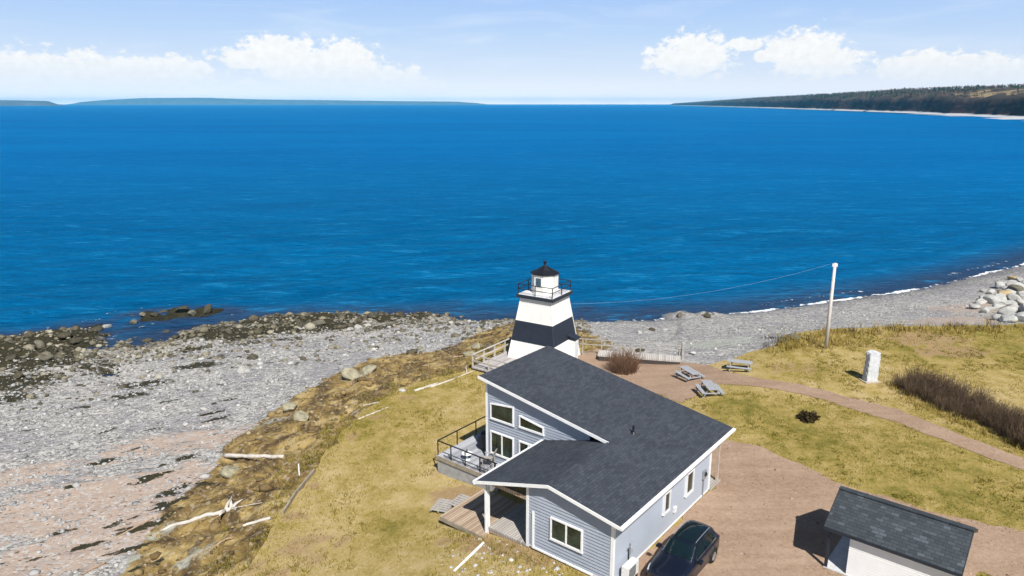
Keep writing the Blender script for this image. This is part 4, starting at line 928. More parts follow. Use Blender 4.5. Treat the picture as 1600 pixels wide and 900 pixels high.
mb = MB(); mb.box(-ap - .045, -ap - .032, -.24, .24, GZ + .72, GZ + 1.40); mb.build('pane', worn('lantern_glass', (.05, .10, .15), .1, .1, 3, .6), wf)
# small hooded doorway on the right face
y0 = -wv_(0.0)
mb = MB(); mb.box(.55, 1.25, y0 - .35, y0 + .35, 0.0, 1.75); dh = mb.build('door_porch', M_WHITEW, lh)
mb = MB(); mb.slab([(.45, y0 - .48, 1.98), (1.35, y0 - .48, 1.98), (1.35, y0 + .45, 2.25), (.45, y0 + .45, 2.25)], (0, 0, -.08)); mb.build('porch_roof', M_BLACKP, dh)
mb = MB(); mb.box(.62, 1.18, y0 - .38, y0 - .352, 0.05, 1.65); mb.build('door', worn('lh_door', (.66, .68, .70), .5), dh)
# flat pipe on the right corner
mb = MB(); mb.tube([(wv_(5.4) * .98, -wv_(5.4) - .05, 5.4), (wv_(.2) * .98, -wv_(.2) - .05, .2)], .035, 8); mb.build('conduit', M_PLASTIC, lh)

# timber deck on the seaward-left of the tower
def deckpoint(px, py, z): p = un(px, py, z); return (p[0], p[1], z)
DZ2 = -0.72
cA = deckpoint(737, 573, DZ2); cB = deckpoint(799, 541, DZ2); cC = deckpoint(800, 590, DZ2); cD = deckpoint(850, 560, DZ2)
A0 = Vector(cA); uu = (Vector(cC) - A0).normalized(); vv = (Vector(cB) - A0); vv = (vv - uu * vv.dot(uu)).normalized(); LU = 5.2; LV = (Vector(cB) - A0).length
ld = thing('timber_deck', 'weathered timber deck with pale wooden railing at the foot of the lighthouse', 'deck', tuple(A0), math.atan2(uu.y, uu.x))
mb = MB(); mb.box(0, LU, 0, LV, -.12, 0); mb.build('deck_boards', M_LHDECK, ld)
mb = MB(); mb.box(.1, LU - .1, .1, LV - .1, -1.6, -.13); mb.build('crib', worn('crib_dark', (.05, .04, .035), .9), ld)
M_RAILW = worn('pale_rail_wood', (0.50, 0.455, 0.405), .8, .14, 4)
def dpost(a, b): m_ = MB(); m_.box(a - .05, a + .05, b - .05, b + .05, 0, 1.02); m_.build('rail_post', M_RAILW, ld)
for b in np.linspace(.06, LV - .1, 5): dpost(.06, b)
for a in (1.7, 3.3, 4.9): dpost(a, .06)
mb = MB(); mb.box(0.0, .14, 0, LV, 1.02, 1.07); mb.box(.02, .07, .1, LV, .50, .62); mb.build('handrail', M_RAILW, ld)
mb = MB(); mb.box(.14, LU, 0.0, .14, 1.02, 1.07); mb.box(.1, LU, .02, .07, .48, .60); mb.build('handrail', M_GREYWOOD, ld)
# walkway to the right of the tower
wA = Vector(un(1064, 562, -.35)); wB = Vector(un(945, 556, -.5)); wd = (wB - wA); wl_ = wd.length
wk = thing('walkway', 'long pale plank walkway with a two-bar railing leading to the lighthouse', 'walkway', (wA.x, wA.y, -.45), math.atan2(wd.y, wd.x))
mb = MB(); mb.box(0, wl_ + .6, -1.25, 0, -.14, 0.0); mb.build('deck_boards', M_WALKB, wk)
mb = MB(); mb.box(.05, wl_ + .5, -.08, -.03, -.55, -.142); mb.box(.05, wl_ + .5, -1.2, -1.14, -.8, -.142); mb.build('side_beam', worn('beam_dark', (.06, .05, .045), .9), wk)
for a in np.linspace(.1, wl_ + 2, 6): mb = MB(); mb.box(a - .04, a + .04, -1.23, -1.15, -.6, .9); mb.build('rail_post', M_GREYWOOD, wk)
mb = MB(); mb.box(0, wl_ + 2.3, -1.24, -1.15, .90, .94); mb.build('handrail', M_GREYWOOD, wk)
mb = MB(); mb.box(0, wl_ + 2.3, -1.22, -1.19, .42, .49); mb.build('handrail', M_GREYWOOD, wk)
gp = on(1066, 561); gt = thing('gate_post', 'stout grey wooden post at the right end of the plank walkway', 'post', tuple(gp))
mb = MB(); mb.box(-.10, .10, -.10, .10, -.1, 1.45); mb.lathe([(.15, 1.45), (.02, 1.55)], 4, phase=R(45)); mb.build('post', M_GREYWOOD, gt)
mb = MB(); mb.box(-.35, -.10, -.04, .04, .1, .9); mb.build('brace', worn('brace_dark', (.08, .075, .07), .9), gt)
# gravel pad behind the house right of the tower
drape('gravel_pad', [un(a, b, -.6)[:2] for a, b in ((858, 560), (905, 541), (950, 546), (985, 556), (975, 575), (930, 590), (880, 590))], worn('pale_gravel', (.46, .41, .385), .95, .12, 2, .1, .4), 0.05, .6, .15, .8, 14)

# ================================================================== picnic tables
def make_table(lab):
    t = thing('picnic_table', lab, 'picnic table', group='grey wooden picnic tables on the green')
    mb = MB()
    for k in range(5): mb.box(-.95, .95, -.375 + k * .152, -.375 + k * .152 + .14, .71, .75)
    mb.build('table_top', M_TABLEWOOD, t)
    for s in (-1, 1):
        mb = MB(); mb.box(-.95, .95, s * .70 - .14, s * .70 - .005, .42, .46); mb.box(-.95, .95, s * .70 + .005, s * .70 + .14, .42, .46); mb.build('bench', M_TABLEWOOD, t)
    for a in (-.68, .68):
        for s in (-1, 1): mb = MB(); mb.bar((a + .0, s * .26, .71), (a, s * .72, 0.0), .09, .04, (1, 0, 0)); mb.build('leg', M_TABLEWOOD, t)
        mb = MB(); mb.box(a + .025, a + .065, -.82, .82, .33, .42); mb.box(a + .025, a + .065, -.36, .36, .62, .71); mb.build('crossbar', M_TABLEWOOD, t)
    return t
t1 = make_table('grey picnic table on the dirt, pointing away from the monument, nearest the walkway')
for k, (px, py, a2, lab) in enumerate(((1077, 592, (1094, 599), 'grey picnic table on the bare dirt, nearest the plank walkway'), (1108, 616, (1118, 626), 'grey picnic table nearest the house, half on dirt and half on grass'), (1155, 578, (1180, 579), 'grey picnic table standing alone on grass beside the footpath'))):
    o = t1 if k == 0 else dup(t1)
    p = on(px, py); q = on(*a2); o.location = tuple(p); o.rotation_euler.z = math.atan2(q[1] - p[1], q[0] - p[0]); o['label'] = lab
    o.scale = (.97, .97, .97)

# ================================================================== monument, pole, wire
def rough_rock(name, mat, seed, sc, parent=None, sub=3, cuts=9, boxy=0.0):
    bm = bmesh.new(); bmesh.ops.create_icosphere(bm, subdivisions=sub, radius=1.0); rg = np.random.RandomState(seed)
    co = np.array([v.co for v in bm.verts])
    for _ in range(cuts):
        n = rg.normal(size=3); n /= np.linalg.norm(n); d = rg.uniform(.55, .85); e = np.maximum(co @ n - d, 0); co = co - e[:, None] * n
    co = co + 0.10 * np.stack([fbm(co[:, 1] * 2 + seed, co[:, 2] * 2, 1), fbm(co[:, 2] * 2 + seed, co[:, 0] * 2, 2), fbm(co[:, 0] * 2 + seed, co[:, 1] * 2, 3)], 1)
    for v, c in zip(bm.verts, co): v.co = c * np.array(sc)
    me = bpy.data.meshes.new(name); bm.to_mesh(me); bm.free(); me.materials.append(mat)
    me.polygons.foreach_set('use_smooth', [True] * len(me.polygons)); me.set_sharp_from_angle(angle=R(28))
    o = bpy.data.objects.new(name, me); COL.objects.link(o)
    if parent is not None: o.parent = parent
    return o
mp = on(1359, 596); M_GRAN = worn('pale_granite', (0.56, 0.58, 0.61), 0.85, 0.12, 5, 0.25, 0.7)
mo = thing('stone_monument', 'tall pale rough-hewn granite monument standing on the grass by the hedge', 'monument', tuple(mp), R(8)); mo.scale = (.9, .9, .91)
rg = np.random.RandomState(5); bm = bmesh.new(); bmesh.ops.create_cube(bm, size=1.0); bmesh.ops.subdivide_edges(bm, edges=bm.edges[:], cuts=9, use_grid_fill=True)
for v in bm.verts:
    x_, y_, z_ = v.co; x_ *= 0.98 - 0.10 * (z_ + .5); y_ *= .62; zt_ = (z_ + .5) * 2.42
    if z_ > .49: zt_ += .10 - abs(x_) * .25
    ed = .05 * (abs(v.co.x) > .49) + .008
    v.co = (x_ + rg.uniform(-1, 1) * ed, y_ + rg.uniform(-1, 1) * (.012 if v.co.y < -.49 else .05), zt_ + rg.uniform(-1, 1) * .015)
me = bpy.data.meshes.new('slab'); bm.to_mesh(me); bm.free(); me.materials.append(M_GRAN); o = bpy.data.objects.new('slab', me); COL.objects.link(o); o.parent = mo; o.location.z = .10
mb = MB(); mb.box(-.68, .62, -.52, .48, -.1, .11); mb.build('plinth', worn('plinth_stone', (.42, .36, .29), .9, .15, 4), mo)
pp = on(1290, 545); M_POLE = worn('pole_wood', (0.60, 0.565, 0.545), .85, .12, 3, .15, .4, (3, 3, .4))
po = thing('utility_pole', 'tall pale wooden utility pole at the shore edge of the green', 'utility pole', tuple(pp), 0)
ptop = un(1305, 411, 0); dirp = ray(1305, 411); tt_ = (pp[1] + .2) / dirp[1]; PT_ = dirp * tt_ + np.array([0, 0, HC]); rel = PT_ - pp
mb = MB(); mb.tube([(0, 0, -.3), tuple(rel * .5), tuple(rel)], [.165, .14, .11], 12); mb.build('pole', M_POLE, po, True)
mb = MB(); mb.bar((rel[0] - .22, rel[1], rel[2] - .25), (rel[0] + .22, rel[1], rel[2] - .25), .08, .10); mb.build('crossarm', M_POLE, po)
for s in (-.17, .17): mb = MB(); mb.lathe([(.035, 0), (.05, .04), (.04, .09), (.05, .12), (.03, .16)], 10, (rel[0] + s, rel[1], rel[2] - .20)); mb.build('insulator', M_WHITE, po)
La = Vector((PT_[0] - .3, PT_[1], PT_[2] - .05)); Lb = Vector((LC[0] + 1.3, LC[1] + .6, LZ + 4.6))
mb = MB(); mb.tube([La.lerp(Lb, t) - Vector((0, 0, 4 * .9 * t * (1 - t))) for t in np.linspace(0, 1, 30)], .004, 5); tag(mb.build('power_line', worn('wire_grey', (.35, .38, .42), .5)), 'thin sagging wire strung from the utility pole towards the lighthouse', 'wire')

# ================================================================== shed
sh = thing('shed', 'small white garden shed with a dark shingled gable roof and open end porch', 'shed', (13.618, 27.695, 0), -0.692)
sL, sw, ze, zr = 5.193, 4.0, 2.159, 3.132
sz_ = lambda y: ze + (zr - ze) * (1 - abs(y - 2) / 2)
mb = MB(); dn = (0, 0, -.10)
mb.slab([(0, 0, ze), (sL, 0, ze), (sL, 2, zr), (0, 2, zr)], dn); mb.slab([(0, 2, zr), (sL, 2, zr), (sL, 4, ze), (0, 4, ze)], dn); sroof = mb.build('roof', M_SHINGS, sh)
mb = MB(); mb.bar((-.02, 2, zr + .012), (sL + .02, 2, zr + .012), .28, .05); mb.build('ridge_cap', M_SHINGS, sroof)
mb = MB(); mb.box(-.02, sL + .02, -.03, -.002, ze - .15, ze - .01); mb.box(-.02, sL + .02, 4.002, 4.03, ze - .15, ze - .01)
for a in (-.025, sL + .0): mb.slab([(a, 0, ze + .01), (a, 2, zr + .01), (a, 2, zr - .15), (a, 0, ze - .15)], (.024, 0, 0)); mb.slab([(a, 2, zr + .01), (a, 4, ze + .01), (a, 4, ze - .15), (a, 2, zr - .15)], (.024, 0, 0))
mb.build('fascia', M_BLACKP, sh)
wx0, wx1, wy0, wy1 = 1.05, sL - .22, .22, 3.78
M_SHEDW = worn('shed_white', (0.82, 0.83, 0.83), .5, .03, 2)
mb = MB(); siding(mb, 'j', wy0, -1, wx0, wx1, 0.12, lambda i: ze - .04, .12, .014); mb.build('wall', M_SHEDW, sh)
mb = MB(); siding(mb, 'j', wy1, 1, wx0, wx1, 0.12, lambda i: ze - .04, .12, .014); mb.build('wall', M_SHEDW, sh)
for v, o_ in ((wx0, -1), (wx1, 1)):
    mb = MB(); siding(mb, 'i', v, o_, wy0, 2, 0.12, lambda j: sz_(j) - .10, .12, .014); siding(mb, 'i', v, o_, 2, wy1, 0.12, lambda j: sz_(j) - .10, .12, .014); mb.build('wall', M_SHEDW, sh)
mb = MB(); mb.box(.12, wx1, .16, 3.84, -.15, .12); mb.build('floor', worn('shed_floor', (.55, .56, .57), .8, .1, 3), sh)
for y_ in (.24, 3.76): mb = MB(); mb.box(.14, .26, y_ - .06, y_ + .06, .12, ze - .06); mb.build('porch_post', M_BLACKP, sh)
mb = MB(); mb.box(.14, .26, .30, 3.70, ze - .2, ze - .06); mb.slab([(.14, .2, ze - .06), (.14, 2, zr - .10), (.14, 3.8, ze - .06)], (.03, 0, 0)); mb.build('gable_panel', M_BLACKP, sh)
mb = MB(); mb.box(wx0 - .06, wx0 - .02, 1.4, 2.4, .14, 2.0); d_ = mb.build('door', worn('shed_door', (.70, .72, .74), .5), sh)
mb = MB(); mb.tube([(wx0 - .11, 2.28, 1.05), (wx0 - .06, 2.28, 1.05)], .025, 8); mb.build('handle', M_BLACKM, d_)

# ================================================================== car
M_CARP = material('car_paint', lambda g, p, co: (g.put(p.inputs['Base Color'], g.mix(g.noise(co, 3, 4), (0.003, 0.005, 0.014), (0.005, 0.008, 0.020))), p.inputs['Coat Weight'].__setattr__('default_value', 0.45), p.inputs['Coat Roughness'].__setattr__('default_value', 0.06)), rough=0.35, spec=0.5)
M_CARG = worn('car_glass', (0.006, 0.014, 0.018), 0.06, 0.1, 2, 0.6); M_TYRE = worn('tyre_rubber', (0.012, 0.012, 0.013), .85, .2, 10); M_RIM = worn('alloy_rim', (.45, .46, .48), .3, .06, 8, metal=.8); M_CHROME = worn('chrome', (.75, .76, .78), .15, .02, 4, metal=1.0); M_LAMP = worn('lamp_lens', (.55, .60, .66), .08, .05, 4, .6); M_RED = worn('tail_lens', (.25, .01, .01), .15, .1, 4, .5)
CS = 0.93
car = thing('parked_car', 'dark navy SUV with a black glass roof parked beside the house wall', 'car', hloc(1.22, -1.42, 0.055), HY)
car.scale = (CS, CS, CS)
#  x, zbottom, zbelt, ztop, wsill/2, wbelt/2, wtop/2
ST = [(0.00, .38, .70, .74, .50, .55, .42), (0.06, .28, .78, .84, .70, .74, .60), (.25, .22, .86, .95, .82, .84, .70), (.60, .20, .91, 1.03, .89, .89, .74), (1.05, .20, .95, 1.09, .91, .91, .74), (1.30, .20, .97, 1.13, .92, .915, .73),
      (1.62, .20, .99, 1.34, .92, .915, .68), (1.95, .20, 1.01, 1.55, .92, .915, .62), (2.25, .20, 1.02, 1.64, .92, .915, .60), (2.8, .20, 1.03, 1.68, .92, .915, .60), (3.4, .20, 1.05, 1.67, .92, .915, .59), (3.85, .22, 1.07, 1.61, .91, .90, .56), (4.10, .24, 1.08, 1.50, .90, .88, .56), (4.30, .28, 1.07, 1.25, .88, .86, .62), (4.42, .34, .98, 1.02, .82, .82, .64), (4.46, .42, .85, .88, .74, .74, .55)]
sx_ = [s[0] for s in ST]
def sec(x, k):
    xs = np.array(sx_); ys = np.array([s[k] for s in ST]); i = int(np.clip(np.searchsorted(xs, x) - 1, 0, len(xs) - 2)); t = (x - xs[i]) / (xs[i + 1] - xs[i])
    m = np.gradient(ys, xs); h = xs[i + 1] - xs[i]
    return (2 * t**3 - 3 * t**2 + 1) * ys[i] + (t**3 - 2 * t**2 + t) * h * m[i] * .6 + (-2 * t**3 + 3 * t**2) * ys[i + 1] + (t**3 - t**2) * h * m[i + 1] * .6
def ring(x):
    zb, zl_, zt_, ws, wb, wt = [sec(x, k) for k in range(1, 7)]
    zm = zb + (zl_ - zb) * .55
    return [(0, zb), (ws * .8, zb), (ws * .97, zb + .06), (ws, zb + .22), (ws * .975, zm - .02), (ws * 1.0, zm + .06), (wb * 1.005, zl_ - .06), (wb * .975, zl_), (wb * .94, zl_ + .02 * (zt_ - zl_ > .1)), (wt + (wb * .93 - wt) * .5, zl_ + (zt_ - zl_) * .5), (wt + .02, zt_ - min(.09, (zt_ - zl_) * .35)), (wt * .93, zt_ - min(.03, (zt_ - zl_) * .15)), (wt * .55, zt_ + .005), (0, zt_ + .012)]
xsn = np.concatenate([np.linspace(0, .3, 7), np.linspace(.4, 4.0, 37), np.linspace(4.06, 4.46, 9)])
def carpt(x, q, side=1, off=0.0):
    """surface point: q runs along the ring (0..13)"""
    r_ = ring(x); k = int(min(q, 12.999)); t = q - k; y = r_[k][0] + (r_[k + 1][0] - r_[k][0]) * t; z = r_[k][1] + (r_[k + 1][1] - r_[k][1]) * t
    return np.array([x, side * y, z])
vs = []; fs = []; nr = 14
for x in xsn:
    r_ = ring(x); vs += [(x, y, z) for y, z in r_] + [(x, -y, z) for y, z in r_[1:-1]][::-1]
per = 26
for a in range(len(xsn) - 1):
    for k in range(per): fs.append((a * per + k, (a + 1) * per + k, (a + 1) * per + (k + 1) % per, a * per + (k + 1) % per))
fs.append(tuple(range(per))); b0 = (len(xsn) - 1) * per; fs.append(tuple(reversed(range(b0, b0 + per))))
mb = MB(); mb.add(vs, fs); cb = mb.build('body', M_CARP, car, True); cb.data.set_sharp_from_angle(angle=R(40))
def patch(name, mat, x0, x1, q0, q1, sides=(1, -1), off=.012, parent=None, nxp=10, nq=6, xfun=None):
    m_ = MB()
    for s in sides:
        P_ = []
        for a in range(nxp + 1):
            for b in range(nq + 1):
                q = q0 + (q1 - q0) * b / nq; xa, xb = (x0, x1) if xfun is None else xfun(b / nq)
                x = xa + (xb - xa) * a / nxp; p_ = carpt(x, q, s); e = .01
                dx_ = carpt(x + e, q, s) - carpt(x - e, q, s); dq_ = carpt(x, min(q + .05, 13), s) - carpt(x, max(q - .05, 0), s); n_ = -np.cross(dx_, dq_) * s; n_ /= max(np.linalg.norm(n_), 1e-9); P_.append(p_ + n_ * off)
        F_ = []
        for a in range(nxp):
            for b in range(nq):
                i0 = a * (nq + 1) + b; f_ = (i0, i0 + nq + 1, i0 + nq + 2, i0 + 1); F_.append(f_ if s > 0 else f_[::-1])
        m_.add(P_, F_)
    return m_.build(name, mat, parent or car, True)
patch('windshield', M_CARG, 1.36, 1.98, 10.3, 13, xfun=lambda t: (1.42 - .06 * t, 1.93 + .08 * t))
patch('glass_roof', M_CARG, 2.15, 3.75, 11.3, 13)
patch('side_window', M_CARG, 0, 0, 8.25, 10.15, (1,), xfun=lambda t: (1.62 + .42 * t, 2.62))
patch('side_window', M_CARG, 0, 0, 8.25, 10.15, (1,), xfun=lambda t: (2.70, 3.85 - .30 * t))
patch('side_window', M_CARG, 0, 0, 8.25, 10.15, (-1,), xfun=lambda t: (1.62 + .42 * t, 2.62))
patch('side_window', M_CARG, 0, 0, 8.25, 10.15, (-1,), xfun=lambda t: (2.70, 3.85 - .30 * t))
patch('window_trim', M_CHROME, 1.58, 3.95, 8.02, 8.2, (1,), .016, nq=1, nxp=20); patch('window_trim', M_CHROME, 1.58, 3.95, 8.02, 8.2, (-1,), .016, nq=1, nxp=20)
patch('rear_window', M_CARG, 4.08, 4.27, 10.4, 13)
patch('headlight', M_LAMP, .10, .48, 6.2, 8.6, (1,), .012); patch('headlight', M_LAMP, .10, .48, 6.2, 8.6, (-1,), .012)
patch('taillight', M_RED, 4.25, 4.42, 6.0, 7.6, (1,), .012); patch('taillight', M_RED, 4.25, 4.42, 6.0, 7.6, (-1,), .012)
mb = MB(); mb.box(-.03, .02, -.40, .40, .46, .66); mb.build('grille', M_DARK, car)
mb = MB()
for k in range(3): mb.box(-.05, -.031, -.38, .38, .48 + k * .06, .50 + k * .06)
mb.build('grille_bar', M_CHROME, car)
for s in (1, -1):
    mb = MB(); mb.tube([(1.74, s * .86, 1.04), (1.72, s * 1.0, 1.08)], .035, 8); taper(mb, [(1.62, 1.80, min(s * .97, s * 1.15), max(s * .97, s * 1.15), 1.02), (1.60, 1.82, min(s * .95, s * 1.17), max(s * .95, s * 1.17), 1.10), (1.66, 1.80, min(s * .99, s * 1.13), max(s * .99, s * 1.13), 1.18)]); mb.build('wing_mirror', M_CARP, car, False)
    for xw in (.86, 3.58):
        mb = MB(); prof = [(.20, -.10), (.30, -.115), (.345, -.085), (.355, 0), (.345, .085), (.30, .115), (.20, .10)]; mb.lathe(prof, 28)
        wh = mb.build('wheel', M_TYRE, car, True); wh.matrix_local = Matrix.Translation((xw, s * .845, .345)) @ Matrix.Rotation(R(90), 4, 'X')
        mb = MB(); mb.lathe([(.215, -.118), (.20, -.10), (.05, -.09), (.05, .09), (.20, .10), (.215, .118)], 24)
        for k in range(5):
            a = k * 2 * math.pi / 5
            for zz in (-.112, .112): mb.bar((.03 * math.cos(a), .03 * math.sin(a), zz), (.21 * math.cos(a), .21 * math.sin(a), zz), .05, .02, (0, 0, 1))
        rm = mb.build('rim', M_RIM, wh, False)
        # dark arch trim
        m2 = MB(); m2.tube([(xw + .42 * math.cos(t), s * .905, .36 + .42 * math.sin(t)) for t in np.linspace(R(-18), R(198), 16)], .035, 6); m2.build('wheel_arch', M_DARK, car)
    for xh in (2.45, 3.35): mb = MB(); mb.tube([(xh, s * .915, .93), (xh + .03, s * .945, .93), (xh + .17, s * .945, .935), (xh + .20, s * .915, .935)], .014, 6); mb.build('door_handle', M_CHROME, car)
for wp_ in (((1.38, .45, 1.20), (1.46, .10, 1.285)), ((1.38, -.15, 1.215), (1.46, -.5, 1.27))):
    mb = MB(); mb.tube(wp_, .009, 5); mb.build('wiper', M_BLACKM, car)
for s in (1, -1):
    mb = MB(); mb.tube([tuple(carpt(x_, 11.0, s) + [0, 0, .035]) for x_ in np.linspace(2.2, 3.8, 10)], .018, 6); mb.build('roof_rail', M_STEEL, car)
    mb = MB(); mb.tube([tuple(carpt(x_, 10.25, s) + [0, 0, .012]) for x_ in np.linspace(1.40, 2.05, 8)], .014, 5); mb.build('pillar_highlight', M_CHROME, car)  # chrome line added as the bright highlight along the windshield pillar

# ================================================================== plants
def m_twig(name, a, b):
    def f(g, p, co):
        t = g.attr('tone'); g.put(p.inputs['Base Color'], g.mix(t, a, b)); p.inputs['Roughness'].default_value = .9; p.inputs['Specular IOR Level'].default_value = .15
    return material(name, f)
M_TWIG = m_twig('twig_brown', (0.16, 0.095, 0.060), (0.40, 0.27, 0.165))
M_TWIGD = m_twig('twig_dark', (0.115, 0.080, 0.052), (0.42, 0.31, 0.21))
M_LEAFD = m_twig('evergreen_dark', (0.05, 0.037, 0.016), (0.26, 0.175, 0.075))
M_TALL = m_twig('tall_grass_straw', (0.28, 0.21, 0.055), (0.62, 0.49, 0.19))
M_TUFT = m_twig('grass_tuft', (0.20, 0.17, 0.030), (0.52, 0.41, 0.14))
def twig_bush(seed, n, rad, h, spread=.6, w=.012):
    rg = np.random.RandomState(seed); mb = MB()
    for _ in range(n):
        a = rg.rand() * 6.283; rr = rad * .55 * math.sqrt(rg.rand()); b = Vector((rr * math.cos(a), rr * math.sin(a), -.03))
        L = h * rg.uniform(.55, 1.05); lean = spread * rg.uniform(.2, 1.0) * (rr / rad + .25)
        a2 = a + rg.normal(0, .6); d = Vector((math.cos(a2) * lean, math.sin(a2) * lean, 1)).normalized()
        m = b + d * L * .5 + Vector(rg.normal(0, .04, 3)); t = b + d * L + Vector(rg.normal(0, .10, 3)); tn = rg.rand()
        mb.tube([b, m, t], [w, w * .75, w * .3], 3, tn)
        for q in range(3):
            s = b.lerp(m, rg.uniform(.4, 1)) if q == 0 else m.lerp(t, rg.uniform(0, .8)); e = s + (d + Vector(rg.normal(0, .5, 3))).normalized() * L * rg.uniform(.2, .4)
            mb.tube([s, e], [w * .6, w * .25], 3, min(1, tn + rg.uniform(0, .3)))
    return mb
bp = on(972, 583)
for k, (dx, dy, n, r_, h_, lab) in enumerate(((0.2, 0.3, 420, 1.75, 1.75, 'large round bare russet shrub beside the house roof and the plank walkway'),)):
    tag(twig_bush(3 + k, n, r_, h_, .75, .016).build('bare_shrub', M_TWIG), lab, 'shrub').location = (bp[0] + dx, bp[1] + dy, bp[2])
bp = on(1262, 657); rg = np.random.RandomState(8); mb = MB()
for _ in range(900):
    a = rg.rand() * 6.283; e = math.acos(rg.uniform(0, 1)); r_ = rg.uniform(.35, 1) ** .6 * (1 + .25 * math.sin(3 * a + 1)); c = Vector((.78 * r_ * math.cos(a) * math.sin(e), .62 * r_ * math.sin(a) * math.sin(e), .60 * r_ * math.cos(e) + .05))
    p3 = [c + Vector(rg.normal(0, .09, 3)) for _ in range(3)]; mb.add(p3, [(0, 1, 2)], rg.rand())
for _ in range(60):
    a = rg.rand() * 6.283; d = Vector((math.cos(a) * rg.uniform(.2, 1), math.sin(a) * rg.uniform(.2, 1), rg.uniform(.4, 1))).normalized(); mb.tube([(0, 0, 0), d * rg.uniform(.6, 1.05)], [.012, .004], 3, rg.uniform(.5, 1))
lbz = tag(mb.build('low_bush', M_LEAFD), 'small dark low bush alone on the lawn between footpath and driveway', 'bush'); lbz.location = tuple(bp); lbz.scale = (.82, .82, .85)
# hedge row beyond the footpath: separate bare shrubs
protos = [twig_bush(20 + k, 230, 1.15, 1.35, .7, .012) for k in range(4)]; pm = [None] * 4
line_a = [(1408, 607), (1430, 617), (1455, 628), (1480, 640), (1510, 653), (1540, 667), (1570, 680), (1600, 694), (1640, 710), (1690, 728)]
rg = np.random.RandomState(12); cnt = 0
pts_ = [on(a, b) for a, b in line_a]; 
for row, (offn, s0) in enumerate(((0.0, 1.0), (.95, 1.05), (1.9, 1.0))):
    for a, b in zip(pts_[:-1], pts_[1:]):
        L = np.linalg.norm((b - a)[:2]); n = max(1, int(round(L / .95))); dv = (b - a) / L; nv = np.array([-dv[1], dv[0], 0]); nv = nv if nv[1] > 0 else -nv
        for q in range(n):
            p_ = a + (b - a) * (q + .5 * row) / n + nv * (offn + rg.normal(0, .12)); k = cnt % 4; cnt += 1
            if pm[k] is None: o = protos[k].build('hedge_shrub', M_TWIGD); pm[k] = o
            else: o = pm[k].copy(); COL.objects.link(o)
            o.location = (p_[0], p_[1], float(zlawn(p_[0], p_[1]))); o.rotation_euler.z = rg.rand() * 6.28; sc_ = rg.uniform(.8, 1.15) * s0 * (.72 + .28 * min(1, cnt / 10)); o.scale = (sc_ * 1.05, sc_ * 1.05, sc_)
            tag(o, 'bare dark grey-brown shrub in the hedge beyond the footpath', 'shrub', 'bare shrubs in the hedge')
# tall straw grass: along the shore edge of the green, in front of the hedge, round the house
def blades(mb, x, y, z, n, h, spread, rg, w=.02, lean=.35):
    for _ in range(n):
        a = rg.rand() * 6.283; bx = x + rg.normal(0, spread); by = y + rg.normal(0, spread); hh = h * rg.uniform(.5, 1.1); lx, ly = rg.normal(0, lean, 2) * hh; cx, cy = math.cos(a) * w, math.sin(a) * w; t = rg.rand()
        mb.add([(bx - cx, by - cy, z - .03), (bx + cx, by + cy, z - .03), (bx + lx * .45 + cx * .7, by + ly * .45 + cy * .7, z + hh * .6), (bx + lx * .45 - cx * .7, by + ly * .45 - cy * .7, z + hh * .6), (bx + lx, by + ly, z + hh)], [(0, 1, 2, 3), (3, 2, 4)], t)
rg = np.random.RandomState(31); mb = MB()
def along(lst, per_m, n, h, sp, width, w=.02, f=None):
    q = [(f or on)(a, b) for a, b in lst]
    for a, b in zip(q[:-1], q[1:]):
        L = np.linalg.norm((b - a)[:2])
        for _ in range(int(L * per_m)):
            c = a + (b - a) * rg.rand(); c[:2] += rg.normal(0, width, 2); blades(mb, c[0], c[1], float(zlawn(c[0], c[1])), n, h * rg.uniform(.6, 1.2), sp, rg, w)
along([(1215, 546), (1240, 534), (1266, 524), (1340, 521), (1430, 518), (1520, 517), (1600, 516), (1720, 512)], 5, 8, .75, .22, .7, .03)
along([(1225, 548), (1270, 540), (1340, 535)], 8, 9, .7, .28, .9, .03)
along([(1380, 600), (1410, 620), (1450, 640), (1500, 662), (1550, 684), (1600, 706), (1660, 730)], 7, 8, .5, .16, .30, .022)
along([(1385, 590), (1420, 600)], 8, 8, .5, .2, .6, .022)
tag(mb.build('tall_grass', M_TALL), 'tall straw-coloured grass along the shore edge and the hedge', 'grass', kind='stuff')
rg = np.random.RandomState(41); mb = MB()
along([(1200, 545), (1260, 521), (1350, 518), (1450, 514), (1600, 513)], .9, 26, .55, .28, .45, .02)
tag(mb.build('shore_scrub', m_twig('scrub_brown', (0.09, 0.055, 0.035), (0.26, 0.17, 0.10))), 'low brown scrub on the shore edge of the green', 'scrub', kind='stuff')
rg = np.random.RandomState(51); mb = MB()
along([(765, 852), (800, 866), (840, 880), (880, 893), (920, 906)], 9, 9, .34, .14, .35, .012)
along([(700, 842), (760, 870), (820, 900)], 7, 8, .26, .2, .7, .012)
along([(690, 822), (700, 838), (755, 846)], 8, 8, .30, .15, .2, .012)
along([(684, 745), (720, 752), (745, 758)], 7, 8, .22, .15, .3, .012)
along([(440, 822), (480, 765), (505, 720), (545, 668), (600, 625), (690, 594)], 4, 7, .25, .15, .35, .014)
along([(330, 900), (400, 870), (460, 890)], 8, 8, .25, .25, .8, .013)
along([(1310, 895), (1290, 898), (1330, 900)], 10, 8, .22, .2, .4, .012)
along([(1146, 692), (1190, 700), (1240, 722), (1300, 752), (1360, 772), (1440, 795), (1520, 815), (1600, 832)], 5, 7, .14, .15, .22, .014)
